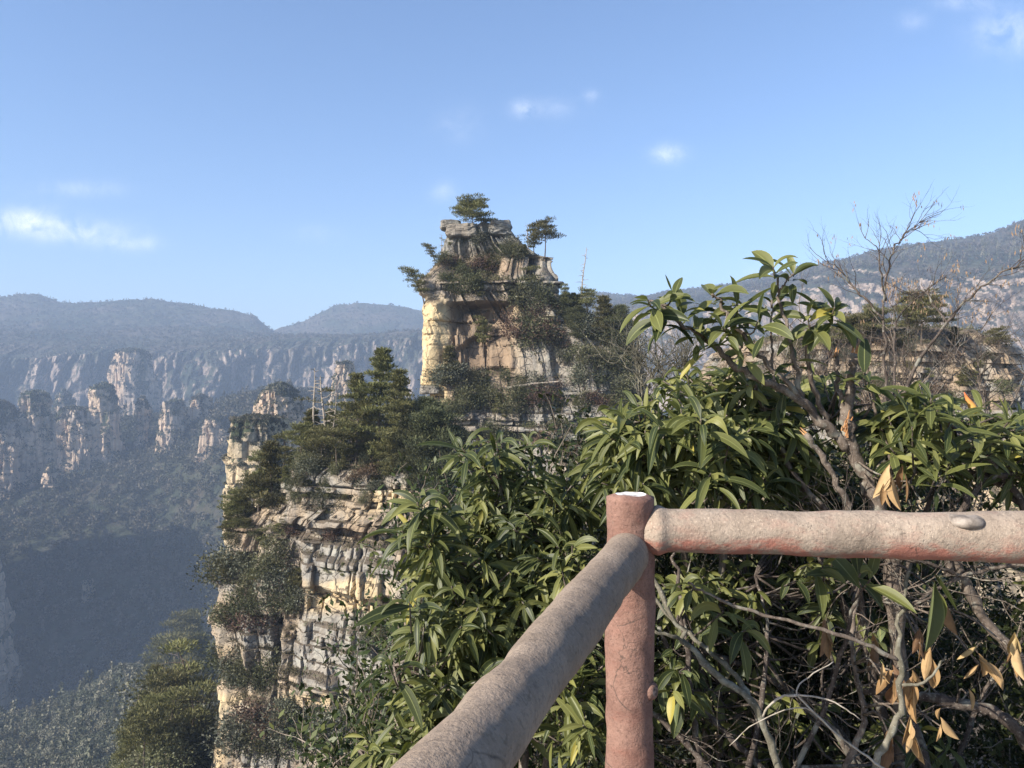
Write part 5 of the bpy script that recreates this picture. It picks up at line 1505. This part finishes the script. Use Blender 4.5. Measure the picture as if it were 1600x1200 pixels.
for px, py, Y, n, L, dr in [(1095, 655, 2.85, 11, .22, 1.6), (1030, 665, 2.9, 10, .21, 1.5), (1140, 690, 2.85, 10, .22, 1.7), (975, 655, 3.0, 10, .2, 1.3), (1075, 590, 3.2, 8, .17, .8), (1140, 585, 3.2, 8, .17, .7), (1110, 740, 2.8, 9, .2, 1.6)]:
    B_.tip(at(px, py, Y), (-.2, -.4, .9), n, L, rr, droop=dr)
B_.build()

# ---- C: small tree with the broken stem
C_ = Bush('evergreen_tree', at(1420, 1350, 3.2), 'small tree with broken-off stem and long forked branch of leaf tufts against the sky', 'tree')
tk = C_.branch([(1420, 1350, 3.2), (1405, 1000, 3.15), (1390, 860, 3.1), (1372, 790, 3.1), (1345, 735, 3.1), (1326, 685, 3.1), (1324, 650, 3.1)], .040, .026, name='trunk', k=12, n=36)
C_.branch([(1324, 655, 3.1), (1327, 620, 3.1), (1331, 585, 3.1), (1335, 552, 3.1)], .024, .013, tipmat=1, k=10)
C_.branch([(1322, 648, 3.1), (1312, 615, 3.12), (1308, 580, 3.14), (1306, 552, 3.15)], .012, .006, tipmat=1)
b1 = C_.branch([(1322, 700, 3.1), (1290, 665, 3.08), (1250, 625, 3.05), (1200, 598, 3.0), (1150, 572, 3.0), (1105, 532, 2.98), (1060, 500, 2.95), (1015, 470, 2.95)], .022, .005, n=40)
b2 = C_.branch([(1262, 635, 3.06), (1225, 595, 3.0), (1185, 555, 2.98), (1150, 510, 2.95), (1128, 475, 2.95), (1112, 460, 2.95)], .012, .004, n=26)
b3 = C_.branch([(1252, 628, 3.05), (1243, 570, 3.02), (1230, 515, 3.0), (1218, 460, 3.0), (1208, 420, 3.0)], .012, .004, n=26)
b4 = C_.branch([(1300, 672, 3.1), (1276, 620, 3.05), (1262, 560, 3.0), (1262, 520, 3.0), (1280, 503, 3.0), (1302, 482, 3.0)], .012, .004, n=26)
b5 = C_.branch([(1330, 800, 3.0), (1310, 760, 2.98), (1285, 715, 2.96), (1258, 678, 2.95)], .014, .011, tipmat=1)
b6 = C_.branch([(1210, 605, 3.0), (1208, 570, 3.0), (1205, 520, 3.0), (1206, 470, 3.0)], .006, .003)
b7 = C_.branch([(1218, 455, 3.0), (1228, 440, 2.98), (1240, 428, 2.97)], .004, .003)
b8 = C_.branch([(1395, 880, 3.1), (1330, 830, 3.15), (1240, 740, 3.2), (1195, 640, 3.2), (1180, 600, 3.2)], .014, .006)
b9 = C_.branch([(1380, 800, 3.1), (1392, 730, 3.1), (1372, 660, 3.12), (1362, 610, 3.12), (1352, 585, 3.1)], .009, .004)
rr = np.random.default_rng(15)
for px, py, n, L, bi, dr in [(1012, 468, 8, .15, b1, .8), (1040, 474, 7, .14, b1, .8), (1066, 490, 8, .15, b1, .9), (1090, 512, 7, .15, b1, .9), (1112, 458, 9, .16, b2, .7), (1128, 478, 7, .15, b2, .9), (1152, 476, 8, .16, b2, .8),
                             (1150, 498, 8, .17, b2, 1.5), (1128, 512, 7, .16, b2, 1.2), (1095, 528, 7, .15, b1, .9), (1208, 417, 9, .15, b3, .7), (1240, 427, 7, .14, b7, .8), (1206, 470, 7, .14, b6, .8), (1262, 494, 8, .16, b4, .8),
                             (1285, 488, 8, .17, b4, .9), (1304, 480, 9, .17, b4, 1.1), (1245, 560, 6, .14, b3, .7), (1160, 540, 6, .15, b1, .9), (1185, 500, 7, .15, b2, .8), (1030, 490, 6, .16, b1, 1.7), (1335, 590, 6, .13, b9, .7), (1350, 582, 7, .15, b9, .8), (1050, 455, 6, .12, b1, .7)]:
    C_.tip(at(px, py, 2.95 + rr.normal() * .05), (-.25 + rr.normal() * .2, -.35, .9), n, L, rr, droop=dr, bi=bi, W=.27)
C_.fill([(1215, 655, 60, 40, 3.0, 3.6, 13), (1250, 720, 50, 60, 3.1, 3.6, 14), (1290, 620, 50, 35, 3.2, 3.7, 8), (1400, 660, 45, 40, 3.0, 3.6, 11), (1180, 595, 45, 25, 3.1, 3.5, 7)], 103, L=.14, droop=1.0, W=.25)
# torn wound in the fork
wg = Geo(); rs = np.random.default_rng(3)
for q in range(13):
    c0_ = at(1322 + rs.normal() * 4, 672 + rs.normal() * 6, 3.062); V, Q, T = tube(np.array([c0_, c0_ + np.array([rs.normal() * .004, -.004 - rs.random() * .010, .012 + rs.random() * .03])]), np.array([.0045, .0012]), 5); wg.add(V, Q, T)
C_.br[tk]['cut'] = wg
# dead leaves hanging off the trunk just above the rail
for px, py, n, L in [(1394, 748, 2, .13), (1416, 752, 3, .13), (1385, 778, 2, .09)]:
    C_.tip(at(px, py, 2.75), (.1, -.2, -1), n, L, rr, dead=True, droop=2.5, spread=(8, 40), W=.26, bi=tk, sway=.1)
C_.build()

# ---- D: bush on the shady side, with the red bud
D2 = Bush('evergreen_bush', at(1640, 1300, 3.2), 'spreading big-leaved bush with a red-tipped bud in front of the ledge rock', 'bush', stem='stem_dark')
D2.branch([(1640, 1300, 3.2), (1630, 1000, 3.1), (1600, 800, 3.05), (1560, 735, 3.0), (1510, 690, 3.0), (1475, 650, 3.0), (1455, 625, 3.0)], .022, .006)
D2.branch([(1600, 790, 3.05), (1540, 745, 3.1), (1480, 735, 3.1), (1430, 700, 3.05), (1440, 730, 3.0), (1390, 780, 3.0)], .012, .004)
D2.branch([(1650, 1300, 3.2), (1640, 900, 3.1), (1610, 740, 3.1), (1580, 690, 3.05), (1560, 650, 3.05)], .016, .005)
D2.branch([(1480, 900, 3.0), (1490, 830, 3.0), (1520, 770, 3.0), (1580, 740, 3.0), (1640, 770, 3.0)], .016, .012)
D2.fill([(1455, 640, 56, 24, 2.8, 3.3, 9), (1560, 660, 55, 30, 2.8, 3.4, 12), (1385, 660, 35, 28, 3.0, 3.5, 6), (1505, 705, 85, 30, 2.8, 3.5, 18), (1410, 710, 40, 28, 2.9, 3.4, 7), (1595, 720, 40, 32, 2.8, 3.4, 9), (1640, 690, 60, 50, 2.8, 3.4, 10), (1740, 730, 80, 60, 2.8, 3.5, 12), (1700, 900, 80, 100, 2.8, 3.4, 12)], 104, L=.15, droop=.95, gap=.046, lean=(-.15, -.4, .85))
for px, py, L in [(1455, 622, .18), (1485, 655, .18), (1575, 660, .17), (1425, 660, .17), (1465, 740, .17), (1530, 668, .16)]:
    D2.tip(at(px, py, 2.75), (-.1, -.3, 1), 10, L, rr, droop=.9)
bg_ = Geo(); pb = at(1524, 648, 2.8); db = norm(np.array([-.035, 0, .07]))
V, Q, T = tube(catmull([pb, pb + db * .03 + np.array([.004, 0, 0]), pb + db * .06, pb + db * .092], 12), np.array([.004, .009, .0125, .0135, .013, .012, .0105, .009, .007, .005, .003, .0008]), 10); bg_.add(V, Q, T)
m = NT('red_bud'); m.color(m.ramp(m.rng(m.n('ShaderNodeSeparateXYZ').outputs[2], 0, 1), [(0, (.5, .4, .1)), (1, (.5, .1, .04))]))
sp = [n_ for n_ in m.t.nodes if n_.bl_idname == 'ShaderNodeSeparateXYZ'][0]; tcn = m.n('ShaderNodeTexCoord'); m.l(tcn.outputs['Generated'], sp.inputs[0]); M['bud'] = m.mat
root = D2.build()
bg_.v = [v - D2.o for v in bg_.v]; tag(bg_.obj('bud', [M['bud']], root, smooth=True), 'yellow bud with red tip')

# ---- E: bare tree with hanging seed tassels
E_ = Bush('bare_tree', at(1410, 1300, 3.9), 'bare tree with thin dark twigs and dry tan seed tassels, in front of the pale cliffs', 'tree', stem='stem_dark')
e1 = E_.branch([(1410, 1300, 3.9), (1405, 900, 3.85), (1392, 720, 3.8), (1384, 600, 3.8), (1380, 500, 3.8), (1386, 430, 3.8), (1400, 385, 3.8), (1418, 362, 3.8), (1446, 345, 3.8)], .011, .0014, name='trunk', n=50)
e2 = E_.branch([(1392, 700, 3.8), (1425, 585, 3.75), (1465, 525, 3.7), (1500, 480, 3.7), (1540, 445, 3.65), (1600, 408, 3.6), (1660, 390, 3.6)], .010, .0015, n=40)
e3 = E_.branch([(1380, 500, 3.8), (1355, 470, 3.82), (1330, 445, 3.85), (1310, 420, 3.87), (1290, 408, 3.9)], .007, .0015, n=24)
e4 = E_.branch([(1480, 505, 3.7), (1460, 478, 3.75), (1440, 455, 3.8), (1395, 480, 3.9)], .005, .0015, n=20)
e5 = E_.branch([(1395, 650, 3.8), (1398, 560, 3.9), (1402, 500, 3.95), (1440, 460, 4.0), (1480, 430, 4.0)], .007, .0015, n=24)
e6 = E_.branch([(1384, 470, 3.8), (1375, 420, 3.75), (1372, 390, 3.75), (1350, 370, 3.75)], .005, .0012, n=20)
rs = np.random.default_rng(66); pods = {}
for bi, cnt, f0 in ((e1, 22, .62), (e2, 30, .38), (e3, 14, .2), (e4, 12, .2), (e5, 14, .35), (e6, 8, .2)):
    b = E_.br[bi]; tips = []
    for q in range(cnt):
        j = int(len(b['C']) * rs.uniform(f0, .98)); d = norm(norm(b['C'][min(j + 1, len(b['C']) - 1)] - b['C'][j - 1]) + rdir(1, rs)[0] * .9 + np.array([0, 0, .25]))
        grow(b['g'], b['C'][j], d, rs.uniform(.06, .15), .0019, 2, rs, k=4, tips=tips, spread=.7, ratio=.62)
    pg = Geo(); T_ = [t_ for t_ in tips if rs.random() < (.45 if bi in (e2, e4, e5) else .15)]
    for (p, d) in T_:
        for q in range(rs.integers(2, 6)):
            o_ = p + rs.normal(size=3) * .010; V, Q = cards(o_[None], np.array([[rs.normal() * .2, rs.normal() * .2, -1]]), rdir(1, rs), rs.uniform(.014, .030), .0055); pg.add(V, Q)
    pods[bi] = pg
E_.build()
M['pod'] = mat_simple('dry_tassel', [(.3, (.16, .10, .065)), (.6, (.26, .18, .115))], 30, 3, .8, obj=False)
kids = [c for c in E_.root.children]
for bi, pg in pods.items():
    if pg.n: pg.v = [v - E_.o for v in pg.v]; tag(pg.obj('seed_tassels', [M['pod']], kids[bi]), 'dry tan hanging seed tassels')  # these small cards are dry seed tassels hanging from the twig tips

# ---- F: pale leafless twigs beside the tall pillar
F_ = Bush('bare_shrub', at(1060, 1250, 4.6), 'pale leafless twiggy shrub between the tall pillar and the forked branch', 'shrub', stem='stem_grey')
rs = np.random.default_rng(71)
for i in range(13):
    x = rs.uniform(1000, 1075); tx = x + rs.normal() * 40; ty = rs.uniform(540, 600)
    bi = F_.branch([(1040 + rs.normal() * 14, 900, 4.6), ((x + 1040) / 2, 700, 4.6), (x, 620, 4.5), ((x + tx) / 2, 575, 4.5), (tx, ty, 4.5)], .008, .0025, n=22, k=5, wob=.012)
    b = F_.br[bi]
    for q in range(11):
        j = int(len(b['C']) * rs.uniform(.45, .98)); grow(b['g'], b['C'][j], norm(np.array([rs.normal() * .7, rs.normal() * .5, .8])), rs.uniform(.09, .18), .0028, 2, rs, k=4)
F_.build()

N_ = Bush('bare_shrub', at(1350, 1250, 4.4), 'fine leafless brown twigs rising in front of the ledge rock', 'shrub', stem='stem')
rs = np.random.default_rng(72)
for i in range(22):
    x = rs.uniform(1180, 1600); tx = x + rs.normal() * 50; ty = rs.uniform(500, 590)
    bi = N_.branch([(1350 + (x - 1350) * .5, 900, 4.4), ((x + 1350) / 2 + (x - 1350) * .2, 740, 4.4), (x, 650, 4.3), ((x + tx) / 2, 590, 4.3), (tx, ty, 4.3)], .007, .002, n=22, k=5, wob=.012)
    b = N_.br[bi]
    for q in range(10):
        j = int(len(b['C']) * rs.uniform(.4, .98)); grow(b['g'], b['C'][j], norm(np.array([rs.normal() * .7, rs.normal() * .5, .8])), rs.uniform(.10, .24), .0026, 2, rs, k=4)
N_.build()

# ---- G: tangle of stems below the railing
G_ = Bush('bare_shrub', at(1400, 1450, 3.2), 'tangle of thick dark leaning stems with withered leaves, under the pinkish rail', 'shrub', stem='stem_dark')
for pts, r0, r1, st in [(a_, b_ * .78, c_ * .7, d_) for a_, b_, c_, d_ in [
        ([(1620, 1180, 2.9), (1570, 1120, 2.9), (1500, 1100, 2.95), (1420, 1085, 3.0), (1350, 1080, 3.1)], .034, .022, None),
        ([(1650, 1130, 2.9), (1590, 1030, 2.95), (1540, 970, 3.0), (1505, 905, 3.0), (1485, 850, 3.0), (1478, 800, 3.05)], .030, .022, 'stem'),
        ([(1480, 1300, 3.1), (1420, 1120, 3.15), (1340, 990, 3.2), (1285, 880, 3.25), (1250, 790, 3.3), (1230, 720, 3.3)], .030, .014, None),
        ([(1430, 1300, 3.2), (1370, 1080, 3.2), (1345, 950, 3.2), (1340, 860, 3.2), (1372, 790, 3.15)], .028, .020, None),
        ([(1400, 1300, 3.3), (1300, 1130, 3.3), (1180, 1050, 3.3), (1080, 1005, 3.3), (990, 940, 3.35)], .024, .014, None),
        ([(1380, 1320, 3.3), (1330, 1180, 3.2), (1260, 1110, 3.2), (1150, 1080, 3.3), (1040, 1085, 3.3)], .022, .014, 'stem'),
        ([(1340, 1340, 3.0), (1190, 1200, 3.0), (1110, 1120, 3.05), (1060, 1050, 3.1), (1030, 980, 3.1)], .020, .012, None),
        ([(1200, 1340, 2.9), (1120, 1220, 2.9), (1060, 1150, 2.95), (990, 1090, 3.0), (930, 1060, 3.05)], .020, .010, None),
        ([(1440, 1300, 3.4), (1410, 1100, 3.4), (1400, 960, 3.4), (1430, 850, 3.4), (1460, 760, 3.4)], .022, .012, None),
        ([(1480, 1320, 3.4), (1500, 1180, 3.35), (1560, 1050, 3.4), (1640, 960, 3.5)], .018, .010, None),
        ([(1360, 1290, 3.5), (1280, 1000, 3.5), (1180, 880, 3.5), (1100, 820, 3.5)], .018, .008, None),
        ([(1320, 1200, 2.9), (1350, 1120, 2.9), (1330, 1010, 2.95), (1345, 900, 3.0)], .016, .010, 'stem'),
        ([(1500, 900, 2.95), (1450, 880, 2.9), (1390, 870, 2.9), (1330, 850, 2.9), (1260, 840, 3.0)], .010, .005, None),
        ([(1640, 880, 3.0), (1540, 890, 3.0), (1470, 915, 2.95), (1420, 945, 2.9), (1370, 940, 2.9)], .012, .005, 'stem')]]:
    G_.branch(pts, r0, r1, stem=st, n=30, wob=.0035, k=9)
rs = np.random.default_rng(81)
for b in list(G_.br):
    for q in range(11):
        j = int(len(b['C']) * rs.uniform(.15, .98)); grow(b['g'], b['C'][j], norm(np.array([rs.normal() * .8, -.2 + rs.normal() * .5, .5 + rs.normal() * .5])), rs.uniform(.10, .30), .0032, 2, rs, k=4, amp=.13)
for px, py, Y, n, L in [(1292, 995, 2.8, 6, .12), (1366, 1015, 2.85, 3, .12), (1400, 1070, 2.6, 5, .15), (1428, 1078, 2.6, 5, .15), (1425, 1150, 2.5, 6, .15), (1395, 1165, 2.5, 4, .13), (1455, 1035, 2.6, 4, .14), (1478, 955, 2.7, 1, .14), (1515, 1090, 2.7, 1, .14),
                         (1590, 1020, 2.5, 5, .12), (1530, 1040, 2.6, 4, .10), (1380, 1060, 2.6, 2, .11), (1470, 1135, 2.6, 3, .12), (1440, 1010, 2.6, 3, .13)]:
    G_.tip(at(px, py, Y), (.05 * rs.normal(), -.15, -1), n, L, rs, dead=True, droop=2.0, spread=(10, 48), W=.30)
G_.build()

H_ = Bush('evergreen_bush', at(1110, 1400, 2.9), 'dark bush with small drooping leaf tufts below the pinkish rail, next to the post', 'bush', stem='stem_dark')
H_.branch([(1110, 1400, 2.9), (1090, 1150, 2.95), (1070, 1000, 3.0), (1060, 900, 3.05), (1040, 850, 3.1)], .014, .006)
H_.branch([(1130, 1400, 2.9), (1180, 1150, 3.0), (1200, 1000, 3.1), (1180, 900, 3.2)], .014, .006)
H_.branch([(1140, 1400, 2.9), (1290, 1100, 2.9), (1330, 960, 2.8), (1350, 890, 2.75)], .012, .005)
H_.fill([(1200, 1140, 110, 60, 3.0, 3.6, 12), (1400, 1160, 110, 50, 3.0, 3.6, 9), (1330, 980, 90, 60, 3.1, 3.7, 8), (1075, 940, 55, 70, 2.9, 3.5, 18), (1060, 1060, 45, 80, 2.8, 3.4, 12), (1160, 930, 70, 55, 3.1, 3.7, 14), (1160, 1060, 80, 70, 3.1, 3.7, 12), (1270, 900, 60, 30, 3.0, 3.5, 8), (985, 1120, 40, 90, 3.0, 3.5, 9), (1230, 830, 60, 40, 3.2, 3.7, 10)], 105, L=.12, droop=1.5, nl=(5, 9), lean=(-.2, -.4, .4), W=.3)
for px, py, Y, n, L, dr in [(1130, 955, 2.6, 5, .13, 2), (1165, 985, 2.6, 5, .15, 2.2), (1285, 885, 2.5, 4, .17, .9), (1345, 895, 2.45, 5, .18, .5), (1085, 915, 2.6, 3, .1, 1.6), (1360, 905, 2.4, 3, .2, .3)]:
    H_.tip(at(px, py, Y), (.1, -.3, .3), n, L, rs, droop=dr, W=.28)
H_.tip(at(1462, 925, 2.35), (0, -.25, -1), 3, .19, rs, droop=2.2, spread=(5, 22), W=.36)
H_.build()

I_ = Bush('sapling', at(1230, 1350, 2.6), 'smooth grey-green forked sapling stem leaning toward the post', 'sapling', stem='stem_grey')
I_.branch([(1230, 1350, 2.6), (1218, 1200, 2.6), (1185, 1112, 2.6), (1130, 1060, 2.62), (1078, 1012, 2.64), (1050, 965, 2.66), (1015, 890, 2.7)], .015, .008, n=30)
I_.branch([(1185, 1112, 2.6), (1150, 1060, 2.65), (1100, 1010, 2.7), (1045, 965, 2.75), (1000, 900, 2.8)], .010, .005, n=24)
I_.branch([(1078, 1012, 2.64), (1060, 998, 2.62), (1020, 985, 2.6)], .008, .005, n=10)
I_.build()
J_ = Bush('sapling', at(1340, 1350, 2.4), 'upright grey-brown sapling stem with one long side twig, under the rail', 'sapling', stem='stem_grey')
J_.branch([(1340, 1350, 2.4), (1368, 1200, 2.4), (1400, 1130, 2.4), (1410, 1060, 2.4), (1403, 985, 2.4), (1414, 925, 2.4), (1424, 880, 2.42)], .013, .005, n=30)
J_.branch([(1408, 1032, 2.4), (1335, 1002, 2.4), (1250, 975, 2.42), (1160, 952, 2.45), (1110, 930, 2.46), (1075, 910, 2.48)], .007, .0035, n=26, stem='stem')
J_.branch([(1409, 1070, 2.4), (1440, 1068, 2.38), (1465, 1045, 2.37), (1478, 1025, 2.36)], .005, .003, n=12)
J_.branch([(1405, 960, 2.4), (1450, 935, 2.38), (1480, 910, 2.36), (1520, 885, 2.36)], .004, .0025, n=12, stem='stem_dark')
J_.build()
K_ = Bush('dead_branch', at(1400, 1215, 2.35), 'thin bleached forked dead twig hanging in the stems under the rail', 'branch', stem='stem_pale')
K_.branch([(1400, 1215, 2.35), (1350, 1178, 2.35), (1295, 1135, 2.36), (1247, 1086, 2.38), (1258, 1062, 2.4), (1302, 1034, 2.42)], .0038, .0016, n=24)
K_.branch([(1247, 1086, 2.38), (1222, 1090, 2.4), (1200, 1105, 2.42), (1192, 1120, 2.44)], .0042, .003, n=12)
K_.branch([(1247, 1086, 2.38), (1290, 1092, 2.36), (1325, 1110, 2.34), (1345, 1125, 2.34)], .003, .0015, n=12)
K_.branch([(1295, 1135, 2.36), (1250, 1105, 2.4), (1180, 1130, 2.45), (1140, 1165, 2.5)], .0025, .0012, n=12)
K_.build()

# ---- low tangle of small-leaved undergrowth on the slope below the railing
M['under'] = mat_leafcard('small_leaves', (.016, .024, .010), (.045, .062, .020), (.13, .14, .05), .3, .45)


def understory(name, clumps, leafn, twign, seed, label, leaf=(.022, .05)):
    r = np.random.default_rng(seed); g = Geo()
    tot = sum(c[-1] for c in clumps)
    for (cx, cy_, rx, ry, Y0, Y1, w_) in clumps:
        n = int(leafn * w_ / tot); nt_ = int(twign * w_ / tot)
        q = r.uniform(-1, 1, (nt_, 3)); Y = (Y0 + Y1) / 2 + q[:, 1] * (Y1 - Y0) / 2
        S = np.stack([X_of(cx + q[:, 0] * rx, Y), Y, Z_of(cy_ + q[:, 2] * ry, Y)], 1)
        per = max(1, n // nt_)
        for s in S:
            d = norm(np.array([r.normal() * .6, r.normal() * .6, .9])); Pp = wob_path(s - d * .15, d, r.uniform(.2, .5), 5, .22, r)
            V, Q, T = tube(Pp, np.linspace(.004, .0012, 6), 3, cap=False); g.add(V, Q, m=1, rnd=.5)
            f = r.random(per) * 5; C = np.stack([np.interp(f, range(6), Pp[:, a]) for a in range(3)], 1) + r.normal(size=(per, 3)) * .025
            D = norm(rdir(per, r) + np.array([0, 0, .3])); L = r.uniform(*leaf, per)
            V, Q = cards(C, D, norm(rdir(per, r) * .7 + np.array([0, -.2, .8])), L, L * .45); g.add(V, Q, m=0, rnd=np.repeat(np.clip(r.uniform(.2, .7) + r.normal(size=per) * .2, 0, 1), 4))
    tag(g.obj(name, [M['under'], M['twig']]), label, 'undergrowth', kind='stuff')


understory('undergrowth', [(1120, 1010, 190, 220, 3.4, 4.8, 5), (1280, 1100, 170, 180, 3.4, 4.8, 4), (1250, 900, 170, 90, 3.8, 5.2, 2), (1480, 1120, 150, 140, 3.4, 4.8, 2.4), (1560, 950, 90, 100, 3.8, 5.2, .6), (1640, 1100, 100, 150, 3.2, 4.6, 1)], 62000, 1150, 1, 'tangled small-leaved undergrowth below the pinkish rail')
understory('undergrowth', [(760, 900, 150, 160, 3.8, 5.4, 4), (700, 1090, 150, 150, 3.6, 5.0, 4), (860, 1050, 110, 220, 3.8, 5.2, 4), (560, 1190, 70, 40, 3.2, 4.2, 1)], 22000, 800, 2, 'small-leaved undergrowth behind the grey rail', (.025, .06))
understory('undergrowth', [(1040, 760, 150, 80, 4.0, 5.2, 2), (1230, 760, 130, 70, 3.9, 5.0, 2), (1400, 760, 150, 40, 3.8, 4.6, 1), (930, 740, 60, 60, 4.2, 5.0, 1)], 11000, 420, 3, 'leafy undergrowth between the bushes above the rail', (.03, .07))

understory('undergrowth', [(1120, 1030, 240, 260, 5.0, 8.5, 6), (1330, 1060, 160, 200, 5.0, 8.5, 4), (1250, 850, 230, 90, 5.5, 9.0, 3), (960, 1000, 140, 260, 5.4, 8.5, 3)], 40000, 900, 4, 'deeper undergrowth on the slope under the lookout', (.04, .09))
understory('undergrowth', [(1540, 1080, 130, 90, 5.0, 8.0, 3), (1480, 960, 100, 80, 6.0, 9.0, 1), (1850, 1000, 230, 200, 3.6, 7.0, 5)], 19000, 900, 6, 'thin brush on the bare slope beside the thick stems', (.03, .06))
